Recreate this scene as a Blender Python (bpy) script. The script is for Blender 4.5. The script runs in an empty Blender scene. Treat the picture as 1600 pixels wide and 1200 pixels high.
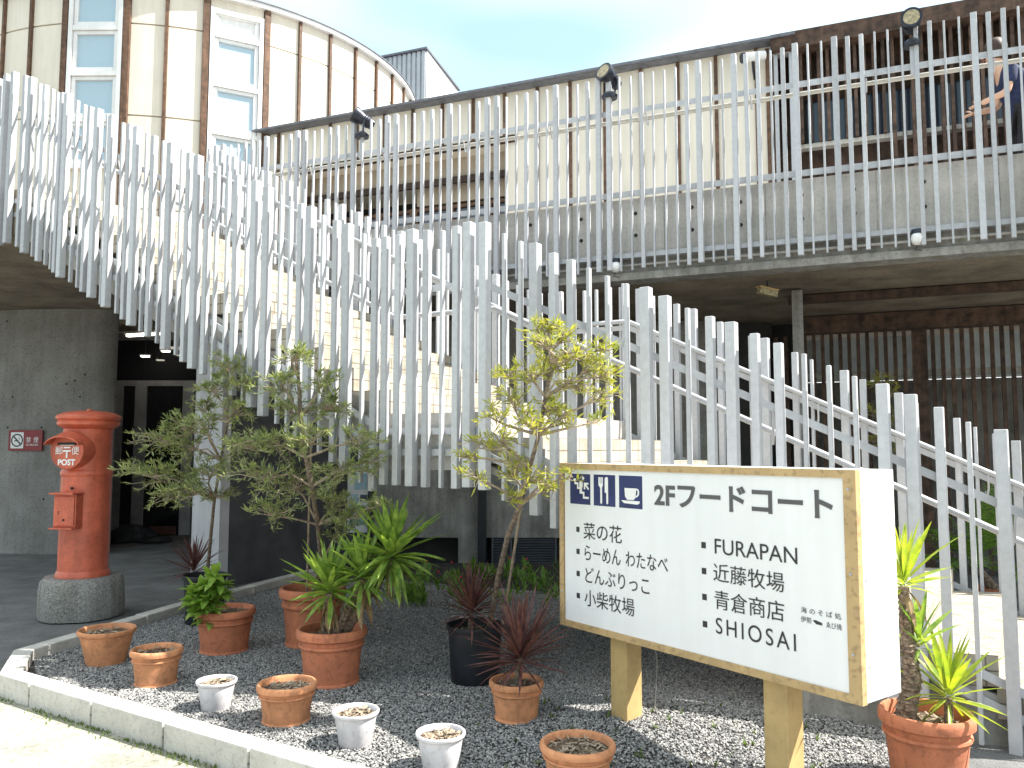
import bpy, bmesh, math, random
from mathutils import Vector, Matrix, noise

SC = bpy.context.scene
COL = SC.collection
R = math.radians
random.seed(7)

# ------------------------------------------------------------------ camera
FPX, PITCH, CH = 1260.0, math.atan(100 / 1260.0), 1.45
cam_d = bpy.data.cameras.new('camera')
cam_d.sensor_width = 36.0
cam_d.lens = 36.0 * FPX / 1600.0
cam_d.clip_end = 2000
cam = bpy.data.objects.new('camera', cam_d)
COL.objects.link(cam)
cam.location = (0, 0, CH)
cam.rotation_euler = (math.pi / 2 + PITCH, 0, 0)
SC.camera = cam

# ------------------------------------------------------------------ world, sun, exposure
SUN_EL = R(50)
SUN_AZ = Vector((1.0, -0.07, 0)).normalized()          # horizontal direction towards the sun
world = bpy.data.worlds.new('World')
SC.world = world
world.use_nodes = True
wn = world.node_tree
wn.nodes.clear()
sky = wn.nodes.new('ShaderNodeTexSky')
sky.sky_type = 'NISHITA'
sky.sun_disc = False
sky.sun_elevation = SUN_EL
sky.sun_rotation = math.atan2(SUN_AZ.x, SUN_AZ.y)
sky.air_density = 1.0
sky.dust_density = 2.2
sky.ozone_density = 1.0
tc = wn.nodes.new('ShaderNodeTexCoord')
mp = wn.nodes.new('ShaderNodeMapping')
mp.inputs['Scale'].default_value = (1.0, 1.0, 2.6)
cn = wn.nodes.new('ShaderNodeTexNoise')
cn.inputs['Scale'].default_value = 1.0
cn.inputs['Detail'].default_value = 3
cn.inputs['Roughness'].default_value = 0.55
cr = wn.nodes.new('ShaderNodeValToRGB')
cr.color_ramp.elements[0].position = 0.40; cr.color_ramp.elements[0].color = (.0, .0, .0, 1)
cr.color_ramp.elements[1].position = 0.62
mixc = wn.nodes.new('ShaderNodeMixRGB')
mixc.inputs['Color2'].default_value = (7.2, 7.2, 7.1, 1)
bg = wn.nodes.new('ShaderNodeBackground')
bg.inputs['Strength'].default_value = 0.10
wo = wn.nodes.new('ShaderNodeOutputWorld')
lk = wn.links.new
lk(tc.outputs['Generated'], mp.inputs['Vector'])
lk(mp.outputs['Vector'], cn.inputs['Vector'])
lk(cn.outputs['Fac'], cr.inputs['Fac'])
lk(cr.outputs['Color'], mixc.inputs['Fac'])
hz = wn.nodes.new('ShaderNodeMixRGB'); hz.inputs['Fac'].default_value = 0.62
hz.inputs['Color2'].default_value = (3.2, 4.8, 5.2, 1)
lk(sky.outputs['Color'], hz.inputs['Color1'])
lk(hz.outputs['Color'], mixc.inputs['Color1'])
lk(mixc.outputs['Color'], bg.inputs['Color'])
lk(bg.outputs['Background'], wo.inputs['Surface'])

sun_d = bpy.data.lights.new('sun', 'SUN')
sun_d.energy = 5.0
sun_d.angle = R(0.5)
sun_d.color = (1.0, 0.95, 0.87)
sun = bpy.data.objects.new('sun', sun_d)
COL.objects.link(sun)
sv = Vector((SUN_AZ.x * math.cos(SUN_EL), SUN_AZ.y * math.cos(SUN_EL), math.sin(SUN_EL)))
sun.rotation_euler = (-sv).to_track_quat('-Z', 'Y').to_euler()
sun.location = (8, -4, 12)

SC.view_settings.view_transform = 'Standard'
SC.view_settings.look = 'None'
SC.view_settings.gamma = 1.0
SC.view_settings.use_curve_mapping = False
SC.view_settings.exposure = 1.36

# ------------------------------------------------------------------ measuring helpers
_c, _s = math.cos(PITCH), math.sin(PITCH)
def ray(px, py):
    x = (px - 800) / FPX; y = (600 - py) / FPX
    return Vector((x, _c - y * _s, _s + y * _c))
def G(px, py, z=0.0):
    r = ray(px, py); t = (z - CH) / r.z
    return Vector((r.x * t, r.y * t, z))
def D(px, py, Y):
    r = ray(px, py); t = Y / r.y
    return Vector((r.x * t, Y, CH + r.z * t))
def ang(deg):
    return Vector((math.sin(R(deg)), math.cos(R(deg)), 0))
UP = Vector((0, 0, 1))

# ------------------------------------------------------------------ materials
MATS = {}
def mat(name, col, rough=0.7, metal=0.0, var=0.12, scale=6.0, bump=0.0, bscale=60.0, col2=None,
        streak=0.0, spec=0.5, dirt=0.0, trans=0.0):
    if name in MATS: return MATS[name]
    m = bpy.data.materials.new(name); m.use_nodes = True
    nt = m.node_tree; N = nt.nodes; L = nt.links.new
    b = N['Principled BSDF']
    b.inputs['Roughness'].default_value = rough
    b.inputs['Metallic'].default_value = metal
    b.inputs['Specular IOR Level'].default_value = spec
    t = N.new('ShaderNodeTexCoord')
    geo = N.new('ShaderNodeNewGeometry')
    n1 = N.new('ShaderNodeTexNoise'); n1.inputs['Scale'].default_value = scale
    n1.inputs['Detail'].default_value = 6; n1.inputs['Roughness'].default_value = 0.6
    L(geo.outputs['Position'], n1.inputs['Vector'])
    rmp = N.new('ShaderNodeValToRGB')
    c2 = col2 if col2 else tuple(c * (1 - 2.2 * var) for c in col)
    c1 = tuple(min(1, c * (1 + var)) for c in col)
    rmp.color_ramp.elements[0].position = 0.32; rmp.color_ramp.elements[0].color = (*c2, 1)
    rmp.color_ramp.elements[1].position = 0.66; rmp.color_ramp.elements[1].color = (*c1, 1)
    L(n1.outputs['Fac'], rmp.inputs['Fac'])
    out = rmp.outputs['Color']
    if streak > 0:
        mpn = N.new('ShaderNodeMapping'); mpn.inputs['Scale'].default_value = (9, 9, 0.7)
        L(geo.outputs['Position'], mpn.inputs['Vector'])
        n3 = N.new('ShaderNodeTexNoise'); n3.inputs['Scale'].default_value = 1.6; n3.inputs['Detail'].default_value = 5
        L(mpn.outputs['Vector'], n3.inputs['Vector'])
        r3 = N.new('ShaderNodeValToRGB'); r3.color_ramp.elements[0].position = 0.38; r3.color_ramp.elements[1].position = 0.62
        r3.color_ramp.elements[0].color = (1 - streak, 1 - streak, 1 - streak * 1.1, 1)
        L(n3.outputs['Fac'], r3.inputs['Fac'])
        mx = N.new('ShaderNodeMixRGB'); mx.blend_type = 'MULTIPLY'; mx.inputs['Fac'].default_value = 1
        L(out, mx.inputs['Color1']); L(r3.outputs['Color'], mx.inputs['Color2']); out = mx.outputs['Color']
    if dirt > 0:
        n4 = N.new('ShaderNodeTexNoise'); n4.inputs['Scale'].default_value = 38; n4.inputs['Detail'].default_value = 4
        L(geo.outputs['Position'], n4.inputs['Vector'])
        r4 = N.new('ShaderNodeValToRGB'); r4.color_ramp.elements[0].position = 0.36; r4.color_ramp.elements[1].position = 0.47
        r4.color_ramp.elements[0].color = (1 - dirt, 1 - dirt, 1 - dirt, 1)
        L(n4.outputs['Fac'], r4.inputs['Fac'])
        mx = N.new('ShaderNodeMixRGB'); mx.blend_type = 'MULTIPLY'; mx.inputs['Fac'].default_value = 1
        L(out, mx.inputs['Color1']); L(r4.outputs['Color'], mx.inputs['Color2']); out = mx.outputs['Color']
    L(out, b.inputs['Base Color'])
    if bump > 0:
        n2 = N.new('ShaderNodeTexNoise'); n2.inputs['Scale'].default_value = bscale; n2.inputs['Detail'].default_value = 5
        L(geo.outputs['Position'], n2.inputs['Vector'])
        bp = N.new('ShaderNodeBump'); bp.inputs['Strength'].default_value = bump; bp.inputs['Distance'].default_value = 0.02
        L(n2.outputs['Fac'], bp.inputs['Height']); L(bp.outputs['Normal'], b.inputs['Normal'])
    MATS[name] = m
    return m

def leafmat(name, col, col2, rough=0.5, trans=0.35):
    m = bpy.data.materials.new(name); m.use_nodes = True
    nt = m.node_tree; N = nt.nodes; L = nt.links.new
    b = N['Principled BSDF']; b.inputs['Roughness'].default_value = rough
    geo = N.new('ShaderNodeNewGeometry')
    n1 = N.new('ShaderNodeTexNoise'); n1.inputs['Scale'].default_value = 22; n1.inputs['Detail'].default_value = 3
    L(geo.outputs['Position'], n1.inputs['Vector'])
    rmp = N.new('ShaderNodeValToRGB')
    rmp.color_ramp.elements[0].position = 0.35; rmp.color_ramp.elements[0].color = (*col2, 1)
    rmp.color_ramp.elements[1].position = 0.65; rmp.color_ramp.elements[1].color = (*col, 1)
    L(n1.outputs['Fac'], rmp.inputs['Fac'])
    L(rmp.outputs['Color'], b.inputs['Base Color'])
    tr = N.new('ShaderNodeBsdfTranslucent')
    mx2 = N.new('ShaderNodeMixRGB'); mx2.blend_type = 'MULTIPLY'; mx2.inputs['Fac'].default_value = 1
    mx2.inputs['Color2'].default_value = (1.5, 1.5, 0.55, 1)
    L(rmp.outputs['Color'], mx2.inputs['Color1']); L(mx2.outputs['Color'], tr.inputs['Color'])
    ms = N.new('ShaderNodeMixShader'); ms.inputs['Fac'].default_value = trans
    L(b.outputs['BSDF'], ms.inputs[1]); L(tr.outputs['BSDF'], ms.inputs[2])
    L(ms.outputs['Shader'], N['Material Output'].inputs['Surface'])
    MATS[name] = m
    return m

M_STEEL = mat('galvanised_steel', (0.50, 0.51, 0.54), rough=0.5, metal=0.12, var=0.045, scale=30, bump=0.03, bscale=160, streak=0.05)
def per_object_tone(m, lo, hi):
    nt = m.node_tree; b = nt.nodes['Principled BSDF']; src = b.inputs['Base Color'].links[0].from_socket
    oi = nt.nodes.new('ShaderNodeObjectInfo'); mr = nt.nodes.new('ShaderNodeMapRange'); mr.inputs['To Min'].default_value = lo; mr.inputs['To Max'].default_value = hi
    mx = nt.nodes.new('ShaderNodeMixRGB'); mx.blend_type = 'MULTIPLY'; mx.inputs['Fac'].default_value = 1
    nt.links.new(oi.outputs['Random'], mr.inputs['Value']); nt.links.new(src, mx.inputs['Color1']); nt.links.new(mr.outputs['Result'], mx.inputs['Color2']); nt.links.new(mx.outputs['Color'], b.inputs['Base Color'])
per_object_tone(M_STEEL, .84, 1.06)
M_CONC = mat('concrete', (0.50, 0.48, 0.455), rough=0.9, var=0.10, scale=2.2, bump=0.25, bscale=40, streak=0.16, dirt=0.12)
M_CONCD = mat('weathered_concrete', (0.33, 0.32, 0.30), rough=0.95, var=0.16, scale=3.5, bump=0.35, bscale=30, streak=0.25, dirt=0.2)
M_WALLC = mat('fairfaced_wall_concrete', (0.30, 0.29, 0.275), rough=0.9, var=0.12, scale=1.8, bump=0.3, bscale=34, streak=0.12, dirt=0.25)
M_PIER = mat('skylit_pier_concrete', (0.60, 0.59, 0.62), rough=0.85, var=0.06, scale=3, bump=0.15, bscale=50, streak=0.05)  # skylight on the wall end put into a pale lavender tone
M_DARKWALL = mat('shade_toned_wall', (0.085, 0.083, 0.09), rough=0.85, var=0.15, scale=3, bump=0.1)  # shade under the stair put into a dark wall colour
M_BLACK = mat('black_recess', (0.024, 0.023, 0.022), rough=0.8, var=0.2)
M_CREAM = mat('cream_cladding', (0.76, 0.70, 0.60), rough=0.65, var=0.035, scale=1.5, streak=0.07)
M_BROWN = mat('brown_batten_wood', (0.16, 0.085, 0.05), rough=0.7, var=0.25, scale=14, streak=0.3)
M_SLAT = mat('dark_brown_slat_wood', (0.115, 0.068, 0.048), rough=0.8, var=0.3, scale=10, streak=0.35)
M_SOFF = mat('stained_soffit', (0.26, 0.215, 0.16), rough=0.9, var=0.2, scale=2.5, bump=0.2, dirt=0.25)
M_FASCIA = mat('grey_roof_metal', (0.16, 0.17, 0.20), rough=0.5, var=0.15, scale=12)
M_WHITEP = mat('white_painted_metal', (0.80, 0.80, 0.80), rough=0.45, var=0.03, scale=5, streak=0.05, dirt=0.04)
M_KERB = mat('pale_kerb_concrete', (0.60, 0.58, 0.54), rough=0.92, var=0.07, scale=5, bump=0.3, bscale=70, dirt=0.15, streak=0.06)
per_object_tone(M_KERB, .88, 1.04)
M_PAVE = mat('light_pavement_concrete', (0.37, 0.355, 0.29), rough=0.95, var=0.16, scale=2.6, bump=0.5, bscale=55, dirt=0.30)
M_ASPH = mat('dark_asphalt', (0.18, 0.18, 0.18), rough=0.95, var=0.15, scale=3, bump=0.5, bscale=120, dirt=0.2)
M_SOIL = mat('dark_bed_soil', (0.06, 0.055, 0.05), rough=0.98, var=0.3, scale=14, bump=0.9, bscale=55)
M_POTSOIL = mat('dry_potting_soil', (0.20, 0.15, 0.10), rough=0.98, var=0.45, scale=70, bump=1.0, bscale=110, col2=(0.05, 0.035, 0.025))
per_object_tone(M_SLAT, .75, 1.2)
M_TERRA = mat('terracotta', (0.56, 0.195, 0.10), rough=0.8, var=0.10, scale=7, bump=0.12, bscale=70, dirt=0.22, streak=0.12)
M_TERRAL = mat('pale_orange_terracotta', (0.68, 0.30, 0.145), rough=0.8, var=0.13, scale=9, bump=0.15, bscale=70, dirt=0.20, streak=0.12)
M_WPOT = mat('white_plastic_pot_material', (0.74, 0.72, 0.75), rough=0.5, var=0.06, scale=7, dirt=0.14, streak=0.1)
M_BPOT = mat('black_plastic_pot_material', (0.018, 0.02, 0.026), rough=0.45, var=0.2, scale=6)
M_RED = mat('vermilion_enamel', (0.65, 0.145, 0.08), rough=0.42, var=0.12, scale=5, bump=0.10, bscale=30, dirt=0.14, streak=0.14)
M_GRANITE = mat('rough_exposed_aggregate', (0.42, 0.41, 0.39), rough=0.95, var=0.30, scale=110, bump=1.0, bscale=70, dirt=0.28, streak=0.25)
M_OCHRE = mat('ochre_painted_metal', (0.54, 0.375, 0.165), rough=0.55, var=0.07, scale=8, streak=0.08, dirt=0.08)
M_OCHREL = mat('faded_ochre_trim', (0.50, 0.345, 0.17), rough=0.55, var=0.07, scale=9, dirt=0.28)
M_FACE = mat('sign_face_acrylic', (0.82, 0.83, 0.86), rough=0.25, var=0.02, scale=1.6, streak=0.035)
M_NAVY = mat('navy_pictogram_film', (0.018, 0.03, 0.13), rough=0.35, var=0.1, scale=20)
M_TEXTG = mat('grey_lettering_film', (0.09, 0.09, 0.095), rough=0.5, var=0.05)
M_TEXTB = mat('black_lettering_film', (0.025, 0.025, 0.028), rough=0.5, var=0.05)
M_WFILM = mat('white_film', (0.85, 0.85, 0.85), rough=0.4, var=0.02)
M_SIGNRED = mat('dark_red_sign_film', (0.26, 0.02, 0.03), rough=0.35, var=0.08)
M_BARK = mat('olive_bark', (0.22, 0.17, 0.13), rough=0.9, var=0.3, scale=40, bump=0.6, bscale=90)
M_TWIG = mat('pale_twig', (0.34, 0.27, 0.20), rough=0.9, var=0.2, scale=30)
M_YBARK = mat('yucca_bark', (0.27, 0.20, 0.15), rough=0.95, var=0.4, scale=50, bump=1.0, bscale=60)
M_TILE = None
M_OL_D = leafmat('olive_leaf', (0.36, 0.40, 0.19), (0.11, 0.15, 0.06))
M_OL_Y = leafmat('yellow_green_leaf', (0.48, 0.46, 0.09), (0.22, 0.26, 0.07), trans=0.4)
M_YUC = leafmat('yucca_leaf', (0.34, 0.46, 0.10), (0.13, 0.24, 0.05), rough=0.35)
M_YUCY = leafmat('yellow_yucca_leaf', (0.42, 0.46, 0.05), (0.20, 0.31, 0.05), rough=0.4)
M_CORD = leafmat('burgundy_leaf', (0.19, 0.085, 0.075), (0.075, 0.03, 0.035), rough=0.45, trans=0.2)
M_SHRUB = leafmat('bright_green_leaf', (0.34, 0.48, 0.10), (0.17, 0.32, 0.06), rough=0.35)
M_PALM = leafmat('palm_leaf', (0.20, 0.34, 0.07), (0.10, 0.19, 0.04), rough=0.5)
M_GRASS = leafmat('moss_green', (0.14, 0.20, 0.05), (0.07, 0.11, 0.03), rough=0.8)
M_LAMPB = mat('dark_lamp_metal', (0.03, 0.035, 0.05), rough=0.35, metal=0.4, var=0.2, scale=20)
M_LENS = mat('lamp_lens', (0.42, 0.36, 0.22), rough=0.2, var=0.25, scale=40)
M_PIPE = mat('beige_handrail_paint', (0.50, 0.48, 0.43), rough=0.5, var=0.08, scale=12)
M_SKIN = mat('skin', (0.62, 0.38, 0.27), rough=0.55, var=0.05, scale=10)
M_HAIR = mat('brown_hair', (0.045, 0.022, 0.013), rough=0.6, var=0.3, scale=40)
M_SHIRT = mat('navy_shirt_cloth', (0.018, 0.028, 0.085), rough=0.85, var=0.25, scale=30)
M_TROUS = mat('black_trouser_cloth', (0.015, 0.015, 0.02), rough=0.9, var=0.2, scale=20)
M_STRAW = mat('straw_hat_weave', (0.70, 0.58, 0.40), rough=0.8, var=0.15, scale=60)
M_BAG = mat('white_shawl_cloth', (0.68, 0.68, 0.66), rough=0.85, var=0.15, scale=30)

def glass_like(name, col, rough=0.06):
    m = bpy.data.materials.new(name); m.use_nodes = True
    b = m.node_tree.nodes['Principled BSDF']
    b.inputs['Base Color'].default_value = (*col, 1); b.inputs['Roughness'].default_value = rough
    b.inputs['Specular IOR Level'].default_value = 0.8
    return m
M_GLASSD = glass_like('dark_door_glass', (0.012, 0.014, 0.018))
M_GLASSB = glass_like('pale_blue_window_glass', (0.40, 0.53, 0.62), 0.12)  # one even pale blue, glossy
M_GLASSN = glass_like('dark_blue_window_glass', (0.04, 0.05, 0.075), 0.12)  # one even dark blue, glossy
M_PALEB = mat('daylight_toned_board', (0.80, 0.88, 0.92), rough=0.6, var=0.1, scale=4)  # colour stands for daylight seen between the slats

def emat(name, col, st):
    m = bpy.data.materials.new(name); m.use_nodes = True
    b = m.node_tree.nodes['Principled BSDF']
    b.inputs['Emission Color'].default_value = (*col, 1); b.inputs['Emission Strength'].default_value = st
    b.inputs['Base Color'].default_value = (*col, 1)
    return m
M_TUBE = emat('lit_tube', (1.0, 0.93, 0.78), 3.0)

def tile_mat():
    m = bpy.data.materials.new('stair_tile'); m.use_nodes = True
    nt = m.node_tree; N = nt.nodes; L = nt.links.new
    b = N['Principled BSDF']; b.inputs['Roughness'].default_value = 0.75
    uvn = N.new('ShaderNodeUVMap')
    br = N.new('ShaderNodeTexBrick')
    br.inputs['Scale'].default_value = 1.0
    br.offset = 0.0
    br.inputs['Brick Width'].default_value = 0.15; br.inputs['Row Height'].default_value = 0.0755
    br.inputs['Mortar Size'].default_value = 0.0045; br.inputs['Mortar Smooth'].default_value = 0.2
    br.inputs['Color1'].default_value = (0.44, 0.41, 0.345, 1); br.inputs['Color2'].default_value = (0.37, 0.345, 0.29, 1)
    br.inputs['Mortar'].default_value = (0.17, 0.15, 0.12, 1)
    L(uvn.outputs['UV'], br.inputs['Vector'])
    geo = N.new('ShaderNodeNewGeometry')
    n1 = N.new('ShaderNodeTexNoise'); n1.inputs['Scale'].default_value = 9; n1.inputs['Detail'].default_value = 6
    L(geo.outputs['Position'], n1.inputs['Vector'])
    r = N.new('ShaderNodeValToRGB'); r.color_ramp.elements[0].position = .3; r.color_ramp.elements[0].color = (.72, .66, .6, 1); r.color_ramp.elements[1].position = .6
    L(n1.outputs['Fac'], r.inputs['Fac'])
    mx = N.new('ShaderNodeMixRGB'); mx.blend_type = 'MULTIPLY'; mx.inputs['Fac'].default_value = 1
    L(br.outputs['Color'], mx.inputs['Color1']); L(r.outputs['Color'], mx.inputs['Color2'])
    L(mx.outputs['Color'], b.inputs['Base Color'])
    bp = N.new('ShaderNodeBump'); bp.inputs['Strength'].default_value = 0.5; bp.inputs['Distance'].default_value = 0.004; bp.invert = True
    L(br.outputs['Fac'], bp.inputs['Height']); L(bp.outputs['Normal'], b.inputs['Normal'])
    return m
M_TILE = tile_mat()

def stone_mat():
    m = bpy.data.materials.new('gravel_stone'); m.use_nodes = True
    nt = m.node_tree; N = nt.nodes; L = nt.links.new
    b = N['Principled BSDF']; b.inputs['Roughness'].default_value = 0.85
    oi = N.new('ShaderNodeObjectInfo')
    r = N.new('ShaderNodeValToRGB')
    e = r.color_ramp.elements
    e[0].position = 0.0; e[0].color = (.10, .102, .105, 1)
    e[1].position = 1.0; e[1].color = (.52, .51, .48, 1)
    q = e.new(0.45); q.color = (.22, .22, .225, 1)
    q = e.new(0.8); q.color = (.33, .325, .31, 1)
    L(oi.outputs['Random'], r.inputs['Fac']); L(r.outputs['Color'], b.inputs['Base Color'])
    return m
M_STONE = stone_mat()

# ------------------------------------------------------------------ mesh helpers
class MB:
    def __init__(s): s.v = []; s.f = []; s.uv = {}
    def poly(s, pts, face=True):
        i = len(s.v); s.v += [Vector(p) for p in pts]; s.f.append(tuple(range(i, i + len(pts)))); return i
    def hexa(s, b, t):
        i = len(s.v); s.v += [Vector(p) for p in b] + [Vector(p) for p in t]
        s.f += [(i+3, i+2, i+1, i), (i+4, i+5, i+6, i+7), (i, i+1, i+5, i+4), (i+1, i+2, i+6, i+5), (i+2, i+3, i+7, i+6), (i+3, i, i+4, i+7)]
    def box(s, c, sx, sy, sz, ax=None):
        c = Vector(c); X = Vector(ax).normalized() if ax else Vector((1, 0, 0)); Y = UP.cross(X).normalized()
        X = X * sx / 2; Y = Y * sy / 2; Z = UP * sz / 2
        s.hexa([c-X-Y-Z, c+X-Y-Z, c+X+Y-Z, c-X+Y-Z], [c-X-Y+Z, c+X-Y+Z, c+X+Y+Z, c-X+Y+Z])
    def bar(s, p, q, w, h, up=UP):
        """beam from p to q, width w sideways, height h along up"""
        p = Vector(p); q = Vector(q); d = (q - p).normalized(); sd = d.cross(up).normalized(); u = sd.cross(d).normalized()
        a = sd * w / 2; b = u * h / 2
        s.hexa([p-a-b, p+a-b, p+a+b, p-a+b], [q-a-b, q+a-b, q+a+b, q-a+b])
    def prism(s, pts, z0, z1):
        n = len(pts); i = len(s.v)
        f0 = z0 if callable(z0) else (lambda k: z0); f1 = z1 if callable(z1) else (lambda k: z1)
        s.v += [Vector((p[0], p[1], f0(k))) for k, p in enumerate(pts)] + [Vector((p[0], p[1], f1(k))) for k, p in enumerate(pts)]
        s.f.append(tuple(range(i + n - 1, i - 1, -1))); s.f.append(tuple(range(i + n, i + 2 * n)))
        for k in range(n):
            j = (k + 1) % n; s.f.append((i + k, i + j, i + n + j, i + n + k))
    def tube(s, pts, rad, n=8, cap=True):
        pts = [Vector(p) for p in pts]; rr = rad if isinstance(rad, (list, tuple)) else [rad] * len(pts)
        base = len(s.v); ref = Vector((0.123, 0.95, 0.31))
        for k, p in enumerate(pts):
            d = (pts[min(k + 1, len(pts) - 1)] - pts[max(k - 1, 0)]).normalized()
            a = d.cross(ref if abs(d.dot(ref)) < .95 else UP).normalized(); b = d.cross(a)
            for j in range(n):
                t = 2 * math.pi * j / n; s.v.append(p + (a * math.cos(t) + b * math.sin(t)) * rr[k])
        for k in range(len(pts) - 1):
            for j in range(n):
                j2 = (j + 1) % n; a0 = base + k * n; b0 = a0 + n
                s.f.append((a0 + j, a0 + j2, b0 + j2, b0 + j))
        if cap:
            s.f.append(tuple(base + j for j in range(n - 1, -1, -1))); e = base + (len(pts) - 1) * n; s.f.append(tuple(e + j for j in range(n)))
    def lathe(s, prof, n=32, c=(0, 0, 0), axis=None, wob=0.0, sq=(1, 1), closed=False):
        """prof: list of (r, h) ; axis: direction of h"""
        c = Vector(c); A = Vector(axis).normalized() if axis else UP
        X = A.cross(Vector((0.3, 0.2, 0.93)) if abs(A.z) < .9 else Vector((0, 1, 0))).normalized() if axis else Vector((1, 0, 0)); Y = A.cross(X)
        base = len(s.v)
        for (r, h) in prof:
            for j in range(n):
                t = 2 * math.pi * j / n
                w = 1 + (wob * noise.noise(Vector((math.cos(t) * 2, math.sin(t) * 2, h * 6))) if wob else 0)
                s.v.append(c + (X * math.cos(t) * sq[0] + Y * math.sin(t) * sq[1]) * r * w + A * h)
        for k in range(len(prof) - 1):
            for j in range(n):
                j2 = (j + 1) % n; a0 = base + k * n; b0 = a0 + n
                s.f.append((a0 + j, a0 + j2, b0 + j2, b0 + j))
        s.f.append(tuple(base + j for j in range(n - 1, -1, -1)))
        e = base + (len(prof) - 1) * n; s.f.append(tuple(e + j for j in range(n)))
    def build(s, name, m, parent=None, smooth=False, local=False, fixn=False, bevel=0.0, sharp=40):
        me = bpy.data.meshes.new(name)
        vs = s.v
        if parent is not None and not local:
            inv = wmat(parent).inverted(); vs = [inv @ p for p in s.v]
        me.from_pydata([tuple(p) for p in vs], [], s.f)
        me.update()
        if fixn:
            bmm = bmesh.new(); bmm.from_mesh(me); bmesh.ops.recalc_face_normals(bmm, faces=bmm.faces); bmm.to_mesh(me); bmm.free()
        if bevel > 0:
            bmm = bmesh.new(); bmm.from_mesh(me)
            bmesh.ops.recalc_face_normals(bmm, faces=bmm.faces)
            bmesh.ops.bevel(bmm, geom=list(bmm.edges), offset=bevel, segments=2, affect='EDGES', profile=0.6)
            bmm.to_mesh(me); bmm.free()
        me.materials.append(m)
        if smooth:
            me.polygons.foreach_set('use_smooth', [True] * len(me.polygons))
            try: me.set_sharp_from_angle(angle=R(sharp))
            except Exception: pass
        o = bpy.data.objects.new(name, me); COL.objects.link(o)
        if parent is not None: o.parent = parent
        return o

WM = {}
def wmat(o):
    m = Matrix.Translation(o.location) @ o.rotation_euler.to_matrix().to_4x4()
    if o.parent: m = wmat(o.parent) @ m
    return m
def tag(o, label=None, cat=None, group=None, kind=None):
    if label: o['label'] = label
    if cat: o['category'] = cat
    if group: o['group'] = group
    if kind: o['kind'] = kind
    return o
def thing(name, label, cat, loc=(0, 0, 0), rz=0.0, group=None):
    o = bpy.data.objects.new(name, None); COL.objects.link(o)
    o.location = loc; o.rotation_euler = (0, 0, rz); o.empty_display_size = 0.1
    return tag(o, label, cat, group)
def inst(name, me, parent, loc, rot=(0, 0, 0), scale=(1, 1, 1), world=True):
    o = bpy.data.objects.new(name, me); COL.objects.link(o); o.parent = parent
    L = Vector(loc)
    if world:
        pm = wmat(parent); L = pm.inverted() @ L; rot = (rot[0], rot[1], rot[2] - pm.to_euler().z)
    o.location = L; o.rotation_euler = rot; o.scale = scale
    return o

# ------------------------------------------------------------------ plan geometry (metres)
A = Vector((-0.1767, 4.642, 0)); D1 = ang(105.514); D2 = ang(-62.182); D3 = ang(-59.665)
B = A + D2 * 0.6825
FC = Vector((0.9333, 6.3995, 0)); FL = FC + D2 * 0.7413
M1, M2 = 0.4673, 0.4983
ZR, ZLAND, ZDECK = 2.43, 1.66, 3.78
PK = Vector((3.9045, 6.30, 0)); DK = ang(111.924); NK = Vector((-DK.y, DK.x, 0))     # deck front line, normal away from camera
ZPAVE = 0.038
ZKERB = 0.160
ZBED = 0.094
STOP = (ZDECK - ZLAND) / M2        # plan length of the upper flight
def smooth(t): t = max(0.0, min(1.0, t)); return t * t * (3 - 2 * t)
def hbed(x, y):
    """height of the gravel: flat near the kerb, a low mound round the sign posts, dropping to the stair foot at the right"""
    m = 0.085 * math.exp(-(((x - .62) / .62) ** 2 + ((y - 4.05) / .55) ** 2))
    return ZBED + m - 0.094 * smooth((x - 1.55) / .7) * smooth((y - 3.0) / .5)
def GB(px, py):
    g = G(px, py, ZBED)
    for _ in range(6): g = G(px, py, hbed(g.x, g.y))
    return g
def W(s, off=0.0, z=0.0): return PK + DK * s + NK * off + UP * z
def sx(px, off=0.0, py=200, P=None, d=None):
    """distance along the deck line (or P,d) hit by the vertical plane through pixel column px"""
    r = ray(px, py); Q = (P if P is not None else PK + NK * off); dd = d if d is not None else DK
    det = dd.x * (-r.y) + r.x * dd.y
    return (-Q.x * (-r.y) - (r.x) * Q.y) / det if abs(det) > 1e-9 else 0
def zat(px, py, off=0.0):
    r = ray(px, py); Q = PK + NK * off; t = Q.dot(NK) / r.dot(NK); return CH + r.z * t

# ================================================================== GROUND
def sheet(name, pts, z, m, kind='structure', sub=0):
    mb = MB(); mb.poly([(p[0], p[1], z) for p in pts]); o = mb.build(name, m, fixn=False); tag(o, kind=kind); return o
sheet('ground', [(-90, -60), (90, -60), (90, 140), (-90, 140)], ZPAVE - 0.012, M_ASPH)
# kerb lines
K0 = Vector((2.2, 1.83, 0)); K1 = G(0, 1088, ZPAVE); K1 = Vector((K1.x - 0.02, K1.y + .01, 0)); KD = (K1 - Vector((G(268, 1175, ZPAVE).x, G(268, 1175, ZPAVE).y, 0))).normalized()
K0 = K1 - KD * 6.2
K2 = K1 + KD * 0.12 + Vector((-0.16, 0.50, 0))
K3 = Vector((G(275, 942, ZKERB).x, G(275, 942, ZKERB).y, 0)); K4 = Vector((G(405, 909, ZKERB).x, G(405, 909, ZKERB).y, 0))
K5 = K4 + (K4 - K3).normalized() * 1.0
sheet('pavement', [(-14, -6), (8, -6), (8, 2.6), (K0.x, K0.y), (K1.x, K1.y), (-3.9, 5.15), (-14, 4.9)], ZPAVE - 0.004, M_PAVE)
bed = [K0, K1, K2, K3, K4, K5, Vector((-1.9, 9.7, 0)), Vector((3.6, 9.7, 0)), Vector((4.2, 2.6, 0))]
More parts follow.
